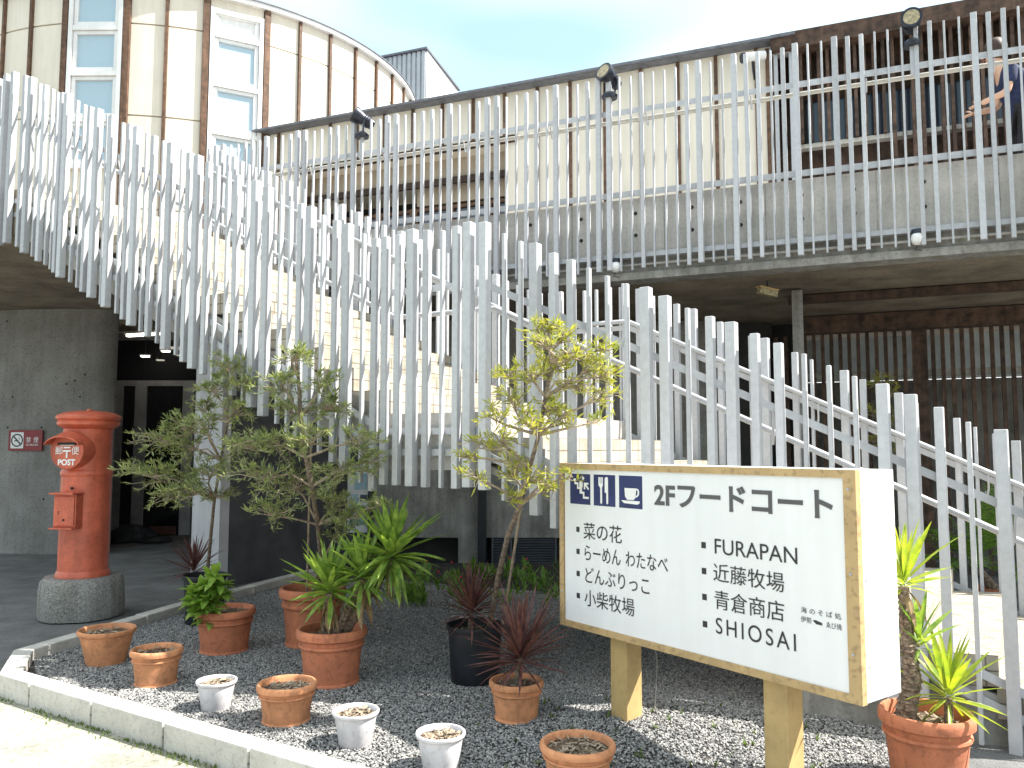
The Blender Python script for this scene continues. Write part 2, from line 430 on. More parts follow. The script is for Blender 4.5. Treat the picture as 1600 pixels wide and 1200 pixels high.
def bed_grid(name, pts, m, dz, step=.12):
    bmm = bmesh.new(); vs = [bmm.verts.new((p[0], p[1], 0.0)) for p in pts]; bmm.faces.new(vs)
    x0, x1 = min(p[0] for p in pts), max(p[0] for p in pts); y0, y1 = min(p[1] for p in pts), max(p[1] for p in pts)
    x = x0 + step
    while x < x1:
        bmesh.ops.bisect_plane(bmm, geom=bmm.verts[:] + bmm.edges[:] + bmm.faces[:], plane_co=(x, 0, 0), plane_no=(1, 0, 0)); x += step
    y = y0 + step
    while y < y1:
        bmesh.ops.bisect_plane(bmm, geom=bmm.verts[:] + bmm.edges[:] + bmm.faces[:], plane_co=(0, y, 0), plane_no=(0, 1, 0)); y += step
    bmesh.ops.triangulate(bmm, faces=bmm.faces)
    for v in bmm.verts: v.co.z = hbed(v.co.x, v.co.y) + dz
    for f in bmm.faces:
        if f.normal.z < 0: f.normal_flip()
    me = bpy.data.meshes.new(name); bmm.to_mesh(me); bmm.free(); me.materials.append(m)
    o = bpy.data.objects.new(name, me); COL.objects.link(o); return o
tag(bed_grid('planting_bed', bed, M_SOIL, -.004), kind='structure')

# kerb of separate stones
kerb = thing('kerb', None, None, (K1.x, K1.y, 0)); del_keys = [k for k in ('label', 'category') if k in kerb.keys()]
tag(kerb, kind='structure')
def kerb_run(p, q, first_len=0.6, w=0.115, inner=1):
    p = Vector(p); q = Vector(q); L = (q - p).length; d = (q - p).normalized(); n = Vector((-d.y, d.x, 0)) * inner
    x = 0.0; seg = first_len
    while x < L - 0.02:
        e = min(x + seg, L); g = 0.006
        a = p + d * (x + g); b = p + d * (e - g)
        jz = random.uniform(-.003, .003)
        mb = MB(); mb.prism([a, b, b + n * w, a + n * w], -0.18, ZKERB + jz)
        mb.build('kerb_stone', M_KERB, kerb, bevel=0.009)
        x = e; seg = 0.6
kerb_run(K1, K0, first_len=0.33, inner=1 if True else -1)
kerb_run(K2, K1 + (K2 - K1).normalized() * 0.02, first_len=0.26, inner=1)
kerb_run(K3, K2, first_len=0.5, inner=1)
kerb_run(K5, K3, first_len=0.6, inner=1)
# moss strip at the foot of the kerb
mb = MB()
for i in range(2600):
    t = random.random() ** 0.8 * 6.0
    base = K1 - KD * t + Vector((KD.y, -KD.x, 0)) * (-1) * 0
    nrm = Vector((-KD.y, KD.x, 0)); nrm = -nrm if nrm.y > 0 else nrm
    p = base + nrm * (abs(random.gauss(0, 0.035)) + 0.004) + UP * (ZPAVE)
    if noise.noise(p * 2.3) < -0.12 + 0.05 * t: continue
    h = random.uniform(.004, .018); a = random.uniform(0, 6.28); w = Vector((math.cos(a), math.sin(a), 0)) * h * .35
    mb.poly([p - w, p + w, p + UP * h + Vector((random.uniform(-1, 1), random.uniform(-1, 1), 0)) * h * .5])
tag(mb.build('moss', M_GRASS), 'thin strip of green moss and weeds along the kerb foot', 'moss', kind='stuff')

# ================================================================== GRAVEL (geometry nodes, uncountable)
def gravel(name, pts, density, rmin, rmax, seed, holes=None):
    o = bed_grid(name, pts, M_STONE, 0.0)
    ng = bpy.data.node_groups.new(name + '_nodes', 'GeometryNodeTree')
    ng.interface.new_socket('Geometry', in_out='INPUT', socket_type='NodeSocketGeometry')
    ng.interface.new_socket('Geometry', in_out='OUTPUT', socket_type='NodeSocketGeometry')
    N = ng.nodes; L = ng.links.new
    gi = N.new('NodeGroupInput'); go = N.new('NodeGroupOutput')
    dp = N.new('GeometryNodeDistributePointsOnFaces'); dp.inputs['Density'].default_value = density; dp.inputs['Seed'].default_value = seed
    ico = N.new('GeometryNodeMeshIcoSphere'); ico.inputs['Radius'].default_value = 1.0; ico.inputs['Subdivisions'].default_value = 1
    sm = N.new('GeometryNodeSetMaterial'); sm.inputs['Material'].default_value = M_STONE
    ip = N.new('GeometryNodeInstanceOnPoints')
    rs = N.new('FunctionNodeRandomValue'); rs.data_type = 'FLOAT_VECTOR'
    rs.inputs[0].default_value = (rmin, rmin, rmin * .6); rs.inputs[1].default_value = (rmax, rmax * .8, rmax * .62)
    rr = N.new('FunctionNodeRandomValue'); rr.data_type = 'FLOAT_VECTOR'
    rr.inputs[0].default_value = (-.7, -.7, 0); rr.inputs[1].default_value = (.7, .7, 6.28)
    L(gi.outputs[0], dp.inputs['Mesh']); L(dp.outputs['Points'], ip.inputs['Points'])
    L(ico.outputs['Mesh'], sm.inputs['Geometry']); L(sm.outputs['Geometry'], ip.inputs['Instance'])
    L(rs.outputs[0], ip.inputs['Scale']); L(rr.outputs[0], ip.inputs['Rotation'])
    L(ip.outputs['Instances'], go.inputs[0])
    md = o.modifiers.new('scatter', 'NODES'); md.node_group = ng
    return o
kin = Vector((-KD.y, KD.x, 0)); kin = kin if kin.y > 0 else -kin
gp = [K0 + kin * .12, K1 + kin * .12 + Vector((.1, -.0, 0)), K2 + Vector((.13, 0, 0)), K3 + Vector((.13, 0, 0)), K4 + Vector((.13, 0, 0)), Vector((-1.6, 8.6, 0)), Vector((2.0, 7.0, 0)), Vector((3.0, 3.4, 0))]
g1 = gravel('gravel', gp, 10500, 0.0038, 0.0086, 3)
tag(g1, 'fine grey crushed gravel covering the planting bed', 'gravel', kind='stuff')

# ================================================================== STAIR
E1 = FC - A; E3 = FL - B
INS = 0.035
stair = thing('outdoor_stair', 'tiled concrete outdoor staircase with a landing rising from the right to the upper deck', 'staircase', (A.x, A.y, 0))
def uvstep(mb, parent, name='step'):
    o = mb.build(name, M_TILE, parent)
    me = o.data; uvl = me.uv_layers.new(name='UVMap'); 
    for p in me.polygons:
        n = p.normal
        if abs(n.z) > .7: ax = Vector((1, 0, 0)); ay = Vector((0, 1, 0))
        else: ax = UP.cross(n).normalized(); ay = UP
        for li in p.loop_indices:
            v = me.vertices[me.loops[li].vertex_index].co
            uvl.data[li].uv = (v.dot(ax), v.dot(ay) if ay is not UP else (v.z % 1000) - uvstep.z0)
    return o
uvstep.z0 = 0
RH1 = ZLAND / 11.0; T1 = RH1 / M1
for i in range(11):
    s0 = i * T1 + (0.0); s1 = (i + 1) * T1
    zt = ZLAND - RH1 * (i + 1)
    if i == 10: continue
    a = A + D1 * s0 + E1 * INS / 2; b = A + D1 * (s1 + 0.012) + E1 * INS / 2
    mb = MB(); mb.prism([a, b, b + E1 * (1 - INS), a + E1 * (1 - INS)], zt - RH1 * 1.0, zt)
    uvstep.z0 = zt; uvstep(mb, stair)
NU = 14; RH3 = (ZDECK - ZLAND) / NU; T3 = STOP / NU
for i in range(NU):
    s0 = i * T3; s1 = (i + 1) * T3; zt = ZLAND + RH3 * (i + 1)
    a = B + D3 * (s0 - 0.012) + E3 * INS / 2; b = B + D3 * s1 + E3 * INS / 2
    if i == NU - 1: b = B + D3 * (s1 + .02) + E3 * INS / 2
    mb = MB(); mb.prism([b, a, a + E3 * (1 - INS), b + E3 * (1 - INS)], zt - RH3, zt - (0.002 if i == NU - 1 else 0))
    uvstep.z0 = zt; uvstep(mb, stair)
# landing
la = A + E1 * INS / 2; lb = B + E3 * INS / 2; lc = FL - E3 * INS / 2; ld = FC - E1 * INS / 2
mb = MB(); mb.prism([la, ld, lc, lb], ZLAND - .34, ZLAND); mb.build('landing_slab', M_CONC, stair, fixn=True)
# sloping concrete slabs
mb = MB()
sE = 11 * T1
q0, q1 = la, A + D1 * sE + E1 * INS / 2; q2, q3 = q1 + E1 * (1 - INS), la + E1 * (1 - INS)
zt = [ZLAND - RH1 - .004, 0.0 - RH1 * .2, 0.0 - RH1 * .2, ZLAND - RH1 - .004]; 
mb.prism([q0, q1, q2, q3], lambda k: [ZLAND - .34, -.25, -.25, ZLAND - .34][k], lambda k: [ZLAND - 2 * RH1 + .0, -RH1, -RH1, ZLAND - 2 * RH1 + .0][k] + .002)
mb.build('lower_flight_slab', M_CONC, stair, fixn=True)
sA = 1.55
q0 = A + D1 * sA + E1 * (INS / 2 + .004); q1 = A + D1 * sE + E1 * (INS / 2 + .004); w = E1 * .93
mb = MB(); mb.prism([q0, q1, q1 + w, q0 + w], -.1, lambda k: [ZLAND - .36 - sA * M1 + .0, -.02, -.02, ZLAND - .36 - sA * M1][k])
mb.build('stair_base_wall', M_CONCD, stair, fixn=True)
mb = MB()
q0 = lb; q1 = B + D3 * STOP + E3 * INS / 2; w = E3 * (1 - INS)
mb.prism([q0, q1, q1 + w, q0 + w], lambda k: [ZLAND - .34, ZDECK - .42, ZDECK - .42, ZLAND - .34][k], lambda k: [ZLAND, ZDECK - RH3, ZDECK - RH3, ZLAND][k] + .001)
mb.build('upper_flight_slab', M_CONC, stair, fixn=True)

# ================================================================== BAR FENCES
SIZES = {'T': (.055, .055), 'M': (.042, .042), 't': (.021, .030)}
DSIZES = {'T': (.047, .047), 'M': (.034, .034), 't': (.016, .030)}
barmesh = {}
def bar_mesh(wd, L):
    key = (wd, round(L, 3))
    if key not in barmesh:
        mb = MB(); mb.box((0, 0, 0), wd[0], wd[1], L)
        me = bpy.data.meshes.new('bar')
        me.from_pydata([tuple(v) for v in mb.v], [], mb.f)
        bmm = bmesh.new(); bmm.from_mesh(me); bmesh.ops.recalc_face_normals(bmm, faces=bmm.faces)
        bmesh.ops.bevel(bmm, geom=list(bmm.edges), offset=.0025, segments=1, affect='EDGES'); bmm.to_mesh(me); bmm.free()
        me.materials.append(M_STEEL); barmesh[key] = me
    return barmesh[key]
rf = random.Random(11)
def bars(parent, P, d, m, slist, klist, zrail, up, down, out, nout, yaw, sizes=SIZES):
    """bars along P + d*s ; slope m ; out: offset of the rail face, nout: outward unit normal"""
    for s, k in zip(slist, klist):
        w = sizes[k][1]
        dz = {'T': .012, 'M': 0, 't': -.006}[k] + rf.uniform(-.006, .006)
        zt = zrail + m * s + up + dz; zb = zrail + m * s - down + rf.uniform(-.006, .006)
        L = 0.01 * round((zt - zb) * 100)
        c = P + d * s + nout * (out + w * .62) + UP * (zt - L / 2)
        inst('bar', bar_mesh(sizes[k], L), parent, c, (rf.uniform(-.002, .002), rf.uniform(-.002, .002), R(yaw) + rf.uniform(-.03, .03)))
def rail(parent, name, p, q, w=.01, h=.04, m=None):
    mb = MB(); mb.bar(p, q, w, h); return mb.build(name, m or M_STEEL, parent, fixn=True)
def pipe(parent, name, pts, r=.017, m=None):
    mb = MB(); mb.tube(pts, r, 10); return mb.build(name, m or M_STEEL, parent, smooth=True, fixn=True)
def pat(n, seed, seq='TMtttTtMMtTMttTMtMtt'):
    r = random.Random(seed); o = []
    for i in range(n):
        o.append(seq[i % len(seq)] if r.random() < .85 else r.choice('TMt'))
    return o
PAT = 'TTMttTtMMtt'
nL = Vector((D1.y, -D1.x, 0)); nL = nL if nL.y < 0 else -nL           # outward (towards camera)
nLand = Vector((D2.y, -D2.x, 0)); nLand = nLand if nLand.y < 0 else -nLand
nU = Vector((D3.y, -D3.x, 0)); nU = nU if nU.y < 0 else -nU

nf = thing('stair_fence', 'pale steel bar fence on the near side of the stair, in front of the steps', 'fence', (A.x, A.y, 0), group='galvanised bar fences of the stair')
LS = [.032, .145, .241, .332, .437, .537, .636, .74, .847, .952, 1.055, 1.172, 1.29, 1.397, 1.516, 1.634, 1.757, 1.878, 1.998, 2.125, 2.251, 2.376, 2.505, 2.643, 2.77, 2.90, 3.03]
LK = list('TttTMMtttTTtMTMMtttTTMtTMtt')
bars(nf, A, D1, -M1, LS, LK, ZR, .327, 1.207, .006, nL, -36)
LDS = [.062, .150, .255, .360, .460, .568, .665]
bars(nf, A, D2, 0, LDS, list('TMtMTMM'), ZR, .327, 1.207, .006, nLand, -34)
US = [.168 - .105, .168, .287, .392, .516, .612, .709, .811, .903, 1.02, 1.137, 1.235, 1.336, 1.437, 1.555, 1.647, 1.755, 1.865, 1.962, 2.068, 2.185, 2.29, 2.39, 2.49, 2.60, 2.701, 2.822, 2.91, 3.017, 3.145, 3.24, 3.345, 3.465, 3.56, 3.64, 3.722, 3.824, 3.926, 4.03, 4.149]
UK = list('MtTMtTMttTTtMttMTMtTtMtTMtTtTMttTMttMtTM')
bars(nf, B, D3, M2, US, UK, ZR, .292, 1.275, .006, nU, -32)
NT = B + D3 * STOP
D4 = ang(-66); n4 = Vector((D4.y, -D4.x, 0)); n4 = n4 if n4.y < 0 else -n4
TS = [.06 + .105 * i for i in range(28)]
ZT = ZR + M2 * STOP
bars(nf, NT, D4, 0, TS, [PAT[i % 11] for i in range(28)], ZT, .292, 1.275, .006, n4, -32)
for off, nm in ((0, 'top_rail'), (-.86, 'lower_rail'), (-.985, 'bottom_rail')):
    rail(nf, nm, A + UP * (ZR + off - .02), A + D1 * 3.4 + UP * (ZR + off - .02 - M1 * 3.4))
    rail(nf, nm, A + UP * (ZR + off - .02), B + UP * (ZR + off - .02))
    rail(nf, nm, B + UP * (ZR + off - .02), NT + UP * (ZT + off - .02))
    rail(nf, nm, NT + UP * (ZT + off - .02), NT + D4 * 3 + UP * (ZT + off - .02))
hin = .09
pA = A - nL * hin; pB = B - nU * hin
pipe(nf, 'handrail', [NT - nU * hin + UP * (ZT - .16), pB + UP * (ZR - .16), pA - D2 * .06 + UP * (ZR - .16), pA + D1 * 3.3 + UP * (ZR - .16 - M1 * 3.3)])
for s in (.5, 1.6, 2.7):
    p = A + D1 * s + UP * (ZR - .03 - M1 * s); q = pA + D1 * s + UP * (ZR - .16 - M1 * s)
    pipe(nf, 'bracket', [p, p - nL * .03 - UP * .13, q - UP * .05, q], .007)
for s in (.6, 1.7, 2.8, 3.9):
    p = B + D3 * s + UP * (ZR - .03 + M2 * s); q = pB + D3 * s + UP * (ZR - .16 + M2 * s)
    pipe(nf, 'bracket', [p, p - nU * .03 - UP * .13, q - UP * .05, q], .007)
# anchor brackets to the concrete edge
for s in (0.35, 1.2, 2.0):
    mb = MB(); p = A + D1 * s + UP * (ZR - .92 - M1 * s); mb.box(p - nL * .025, .05, .05, .2, D1); mb.build('anchor_plate', M_STEEL, nf)

ff = thing('stair_fence', 'grey steel bar fence on the far side of the stair, seen through the near fence', 'fence', (FC.x, FC.y, 0), group='galvanised bar fences of the stair')
def fill(seg):
    return seg
FS = [-.04, .085, .195, .29, .379, .507, .61, .709, .82, .93, 1.038, 1.15, 1.253, 1.37, 1.485, 1.596, 1.722, 1.84, 1.961, 2.082, 2.21, 2.337, 2.454, 2.58, 2.702, 2.82, 2.94, 3.06]
FK = list('tMttMTtMttTtMttTMtTttMtMTttM')
bars(ff, FC, D1, -M1, FS, FK, ZR, .327, 1.207, -.034, nL, -36)
bars(ff, FC, D2, 0, [.07, .17, .28, .385, .49, .6, .70], list('tMttTMt'), ZR, .327, 1.207, -.034, nLand, -34)
n_u = int(STOP / .106)
bars(ff, FL, D3, M2, [.06 + .106 * i for i in range(n_u)], [PAT[(i * 3 + i // 5) % 11] for i in range(n_u)], ZR, .292, 1.275, -.034, nU, -32)
FTOP = FL + D3 * STOP
for off, nm in ((0, 'top_rail'), (-.86, 'lower_rail')):
    rail(ff, nm, FC + UP * (ZR + off - .02), FC + D1 * 3.3 + UP * (ZR + off - .02 - M1 * 3.3))
    rail(ff, nm, FC + UP * (ZR + off - .02), FL + UP * (ZR + off - .02))
    rail(ff, nm, FL + UP * (ZR + off - .02), FTOP + UP * (ZT + off - .02))
fo = nL * .075
pipe(ff, 'handrail', [FTOP + nU * .075 + UP * (ZT + .02), FL + nU * .075 + UP * (ZR + .02), FC + fo + UP * (ZR + .02), FC + fo + D1 * 3.2 + UP * (ZR + .02 - M1 * 3.2)], .019)
for s in (.35, 1.4, 2.5):
    p = FC + fo + D1 * s + UP * (ZR - M1 * s); q = FC + D1 * s + UP * (ZR - .12 - M1 * s)
    pipe(ff, 'bracket', [p, p - UP * .09, q + fo * .5 - UP * .03, q], .007)

# ================================================================== UPPER DECK
deck = thing('upper_deck', 'raised concrete deck slab on the right carrying the upper bar fence', 'deck', W(0, 0, 0))
SLW = -8.25
def wp(s, off): p = W(s, off); return (p.x, p.y)
mb = MB()   # front upstand band
mb.prism([wp(SLW, .05), wp(3.2, .05), wp(3.2, .25), wp(SLW, .25)], 3.27, 3.80)
mb.build('edge_beam', M_CONC, deck, fixn=True)
mb = MB(); mb.prism([wp(SLW, .04), wp(3.2, .04), wp(3.2, .16), wp(SLW, .16)], 3.235, 3.272); mb.build('drip_flashing', M_STEEL, deck, fixn=True)
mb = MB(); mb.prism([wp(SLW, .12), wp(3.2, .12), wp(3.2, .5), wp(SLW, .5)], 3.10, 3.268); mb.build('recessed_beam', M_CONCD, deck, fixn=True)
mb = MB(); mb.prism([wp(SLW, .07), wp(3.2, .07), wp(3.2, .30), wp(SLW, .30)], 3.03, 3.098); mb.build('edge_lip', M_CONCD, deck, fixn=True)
mb = MB(); mb.prism([wp(SLW, .301), wp(3.2, .301), wp(3.2, 8), wp(SLW, 8)], 3.045, 3.10); mb.build('soffit_slab', M_SOFF, deck, fixn=True)
mb = MB(); mb.prism([wp(SLW, .26), wp(3.2, .26), wp(3.2, 8), wp(SLW, 8)], 3.50, ZDECK); mb.build('deck_floor', M_CONC, deck, fixn=True)
mb = MB(); mb.tube([W(SLW, .075, 3.17), W(3.2, .075, 3.17)], .012, 8); mb.build('conduit', M_CONC, deck, smooth=True)
# formwork tie holes and joints on the edge beam
for px in (829, 908, 993, 1081, 1157, 1253, 1335, 1445, 1560):
    s = sx(px, .05, 330)
    for z in (3.655, 3.445):
        mb = MB(); c = W(s, .05, z); mb.lathe([(.018, 0), (.018, .004), (.012, .0045)], 12, c, axis=-NK); mb.build('tie_hole', M_BLACK, deck)
for s in (-7.2, -6.3, -5.4, -4.5, -3.6, -2.7, -1.8, -.9, 0, .9):
    mb = MB(); mb.box(W(s, .049, 3.53), .006, .006, .52, DK); mb.build('panel_joint', M_CONCD, deck)
# top landing slab on the left
mb = MB()
pts = [NT, FTOP, W(SLW, .06), W(SLW, 4.0), Vector((-3.2, 13.2, 0)), Vector((-9.0, 13.2, 0)), NT + D4 * 4.5]
mb.prism([(p.x, p.y) for p in pts], ZDECK - .42, ZDECK - .003); mb.build('landing_floor', M_SOFF, deck, fixn=True)

df = thing('deck_fence', 'long galvanised bar fence along the edge of the upper deck', 'fence', W(0, 0, 3.0))
S0 = -8.15; nd = -NK
sl, kl = [], []
known = {0: 't', 1: 'M', 2: 'M', 3: 'T', 4: 't', 5: 't', 6: 'M', 7: 'M', 8: 't', 9: 't', 10: 't', 11: 'M', 12: 'M', 13: 'T', 14: 't', 15: 't', 16: 'T', 17: 'M', 18: 't', 19: 'M', 20: 'M', 21: 'T', 22: 't', 23: 't', 24: 'T', 25: 'M', 26: 't', 27: 't', 28: 't'}
i = 0; s = .176 + .1055 * 12
while s > S0:
    j = i - 12
    sl.append(s + rf.uniform(-.004, .004)); kl.append(known.get(j, PAT[(i * 1) % 11])); s -= .1055; i += 1
bars(df, W(0), DK, 0, sl, kl, 4.661, .319, 1.556, .006, nd, -28, DSIZES)
rail(df, 'top_rail', W(S0, 0, 4.635), W(1.5, 0, 4.635), .01, .052)
rail(df, 'bottom_rail', W(S0, .0, 3.835), W(1.5, .0, 3.835), .01, .055)
rail(df, 'lower_rail', W(S0, .02, 3.25), W(1.5, .02, 3.25), .008, .045)
pipe(df, 'handrail', [W(S0, .09, 4.585), W(1.5, .09, 4.585)], .019, M_PIPE)
for s in [-7.6 + .95 * k for k in range(10)]:
    pipe(df, 'bracket', [W(s, .005, 4.60), W(s, .05, 4.50), W(s, .09, 4.51), W(s, .09, 4.57)], .007, M_STEEL)

# ================================================================== DECK BUILDING (cream cladding, brown battens)
OFF = 2.5
ZROOF = 6.27
sL = sx(416, OFF); sJ = sx(1207, OFF, 150); sR = 2.4
db = thing('deck_building', 'low cream clad building with brown battens and dark roof edge behind the upper fence', 'building', W(0, OFF, ZDECK))
so, se = sx(462, OFF, 270), sx(806, OFF, 230)
ZO = zat(700, 238, OFF) ; 
mb = MB()
mb.prism([wp(sL, OFF + .03), wp(so, OFF + .03), wp(so, OFF + 5), wp(sL, OFF + 5)], ZDECK, ZROOF)
mb.prism([wp(so, OFF + .03), wp(se, OFF + .03), wp(se, OFF + 5), wp(so, OFF + 5)], ZO, ZROOF)
mb.prism([wp(se, OFF + .03), wp(sJ, OFF + .03), wp(sJ, OFF + 5), wp(se, OFF + 5)], ZDECK, ZROOF)
mb.build('wall', M_CREAM, db, fixn=True)
ZJ = zat(1018, 186, OFF)
# battens where the photo shows them
bpx = [(437, 190), (476, 190), (517, 190), (559, 180), (602, 172), (646, 165), (692, 158), (740, 150), (789, 145), (840, 138), (891, 130), (945, 120), (1001, 110), (1059, 100), (1118, 92), (1181, 80)]
bs = [sx(px, OFF, py) for px, py in bpx]
mb = MB(); mb.box((0, 0, 0), .042, .03, 1.0); 
def batten(parent, s, z0, z1, w=.042, off=OFF, name='batten', m=None, dep=.03):
    b = MB(); b.box(W(s, off - .012, (z0 + z1) / 2), w, dep, z1 - z0, DK); return b.build(name, m or M_BROWN, parent)
edges = [sL] + bs + [sJ]
for i in range(len(edges) - 1):
    a, b = edges[i] + .003, edges[i + 1] - .003
    mid = (a + b) / 2
    zlow = ZO + .09 if so < mid < se else None
    zs = [(ZJ + .006, ZROOF - .02)] + ([(ZDECK + .02, ZJ - .006)] if zlow is None else [])
    if zlow is not None: zs = [(max(ZJ + .006, zlow), ZROOF - .02)] if zlow > ZJ else [(ZJ + .006, ZROOF - .02), (zlow, ZJ - .006)]
    for z0, z1 in zs:
        if z1 - z0 < .05: continue
        p = MB(); p.prism([wp(a, OFF + .0), wp(b, OFF + .0), wp(b, OFF + .028), wp(a, OFF + .028)], z0, z1); p.build('cladding_panel', M_CREAM, db, fixn=True)
for s in bs:
    batten(db, s, (ZO + .09) if so < s < se else ZDECK + .02, ZROOF - .02)
batten(db, sL + .03, ZDECK, ZROOF - .02, .08); batten(db, sJ - .04, ZDECK, ZROOF - .05, .06)
# recess with windows
mb = MB(); mb.bar(W(so, OFF - .02, ZO + .045), W(se, OFF - .02, ZO + .045), .06, .09); mb.build('header_beam', mat('dark_recess_beam', (.05, .028, .02), rough=.8, var=.2), db, fixn=True)
mb = MB(); mb.prism([wp(so, OFF + .25), wp(se, OFF + .25), wp(se, OFF + .29), wp(so, OFF + .29)], ZO - .28, ZO + .05); mb.build('fascia_panel', mat('shade_toned_recess_panel', (.40, .33, .25), rough=.75, var=.08, scale=3, streak=.1), db, fixn=True)  # cream panel, shade of the recess put into its darker colour
mb = MB(); mb.bar(W(so, OFF + .22, ZO - .33), W(se, OFF + .22, ZO - .33), .06, .09); mb.build('header_beam', mat('dark_recess_beam', (.05, .028, .02), rough=.8, var=.2), db, fixn=True)
sm_ = so + .52 * (se - so)
mb = MB(); mb.prism([wp(sm_, OFF + .40), wp(se, OFF + .40), wp(se, OFF + .44), wp(sm_, OFF + .44)], ZO - .58, ZO - .34); mb.build('fascia_panel', mat('shade_toned_recess_panel', (.40, .33, .25), rough=.75, var=.08, scale=3, streak=.1), db, fixn=True)  # same colour with the recess shade in it
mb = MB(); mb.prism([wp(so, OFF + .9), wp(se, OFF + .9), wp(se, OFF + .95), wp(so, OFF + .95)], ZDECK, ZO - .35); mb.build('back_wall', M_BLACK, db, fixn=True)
nwin = 6
for k in range(nwin):
    a = so + (se - so) * k / nwin; b = so + (se - so) * (k + 1) / nwin
    wobj = MB()
    wobj.bar(W(a + .03, OFF + .45, ZDECK), W(a + .03, OFF + .45, ZO - .60), .05, .06, up=DK)
    wobj.bar(W(b - .03, OFF + .45, ZDECK), W(b - .03, OFF + .45, ZO - .60), .05, .06, up=DK)
    wobj.bar(W(a + .06, OFF + .45, ZO - .63), W(b - .06, OFF + .45, ZO - .63), .05, .05)
    wobj.bar(W(a + .06, OFF + .45, ZDECK + .9), W(b - .06, OFF + .45, ZDECK + .9), .05, .04)
    wo_ = wobj.build('window', M_BROWN, db, fixn=True)
    p = MB(); p.prism([wp(a + .06, OFF + .47), wp(b - .06, OFF + .47), wp(b - .06, OFF + .475), wp(a + .06, OFF + .475)], ZDECK, ZO - .66)
    p.build('pane', M_GLASSN, wo_, fixn=True)
# roof
sRe = sx(1242, OFF - .2, 60)
mb = MB(); mb.prism([wp(sL - .1, OFF - .16), wp(sRe, OFF - .16), wp(sRe, OFF + 5.2), wp(sL - .1, OFF + 5.2)], ZROOF - .018, ZROOF + .012); mb.build('roof', M_FASCIA, db, fixn=True)
mb = MB(); mb.bar(W(sL - .1, OFF - .185, ZROOF + .0), W(sRe, OFF - .185, ZROOF + .0), .03, .03); mb.build('gutter', M_FASCIA, db, fixn=True)

# ---------------- brown slatted wing
sw = thing('slatted_wing', 'dark brown vertically slatted wing with bluish windows right of the cream building', 'building', W(1, OFF, ZDECK))
ZS0 = zat(1400, 212, OFF + .1)
mb = MB()
mb.prism([wp(sJ + .002, OFF + .35), wp(sR, OFF + .35), wp(sR, OFF + 5), wp(sJ + .002, OFF + 5)], ZDECK, ZROOF - .02); mb.build('wall', M_SLAT, sw, fixn=True)
mb = MB(); mb.prism([wp(sJ + .35, OFF + .30), wp(sR, OFF + .30), wp(sR, OFF + .34), wp(sJ + .35, OFF + .34)], ZS0 + .05, ZS0 + .62); 
wobj = mb.build('window', M_GLASSN, sw, fixn=True)
for k in range(5):
    s = sJ + .35 + k * .62
    b = MB(); b.box(W(s, OFF + .285, ZS0 + .33), .05, .03, .62, DK); b.build('frame', M_BLACK, wobj)
mb = MB(); mb.bar(W(sJ + .25, OFF + .12, ZS0), W(sR, OFF + .12, ZS0), .12, .05); mb.build('sill', M_KERB, sw, fixn=True)
mb = MB(); mb.bar(W(sJ, OFF + .12, ZS0 + .72), W(sR, OFF + .12, ZS0 + .72), .05, .07); mb.build('rail_board', M_SLAT, sw, fixn=True)
mb = MB(); mb.bar(W(sJ, OFF - .05, ZROOF - .06), W(sR, OFF - .05, ZROOF - .06), .22, .20); mb.build('eaves_beam', M_SLAT, sw, fixn=True)
mb = MB(); mb.prism([wp(sJ, OFF - .1), wp(sR, OFF - .1), wp(sR, OFF + 5), wp(sJ, OFF + 5)], ZROOF - .04, ZROOF + .02); mb.build('roof', M_SLAT, sw, fixn=True)
slat_me = {}
def slat(parent, s, off, z0, z1, w=.036, dep=.05, m=None, name='slat'):
    key = (round(z1 - z0, 2), w, dep, m)
    if key not in slat_me:
        b = MB(); b.box((0, 0, 0), w, dep, key[0]); me = bpy.data.meshes.new(name); me.from_pydata([tuple(v) for v in b.v], [], b.f); me.materials.append(m or M_SLAT); slat_me[key] = me
    inst(name, slat_me[key], parent, W(s, off, (z0 + z1) / 2), (0, 0, math.atan2(DK.y, DK.x) + rf.uniform(-.03, .03)))
s = sJ + .03; k = 0
while s < sR:
    slat(sw, s, OFF + .02, ZS0 + .02 if (s > sJ + .3 and s < sx(1385, OFF, 200)) else ZDECK, ZROOF - .08); s += .098; k += 1
# two white painted uprights at the joint
for s in (sJ - .02 + .07, sJ + .22):
    b = MB(); b.box(W(s, OFF - .06, (ZDECK + ZROOF) / 2 - .05), .045, .04, ZROOF - ZDECK - .15, DK); b.build('white_upright', M_STEEL, sw)
b = MB(); b.bar(W(sJ - .02, OFF - .02, ZROOF - .12), W(sRe, OFF - .02, ZROOF - .12), .12, .10); b.build('corner_flashing', M_STEEL, sw, fixn=True)

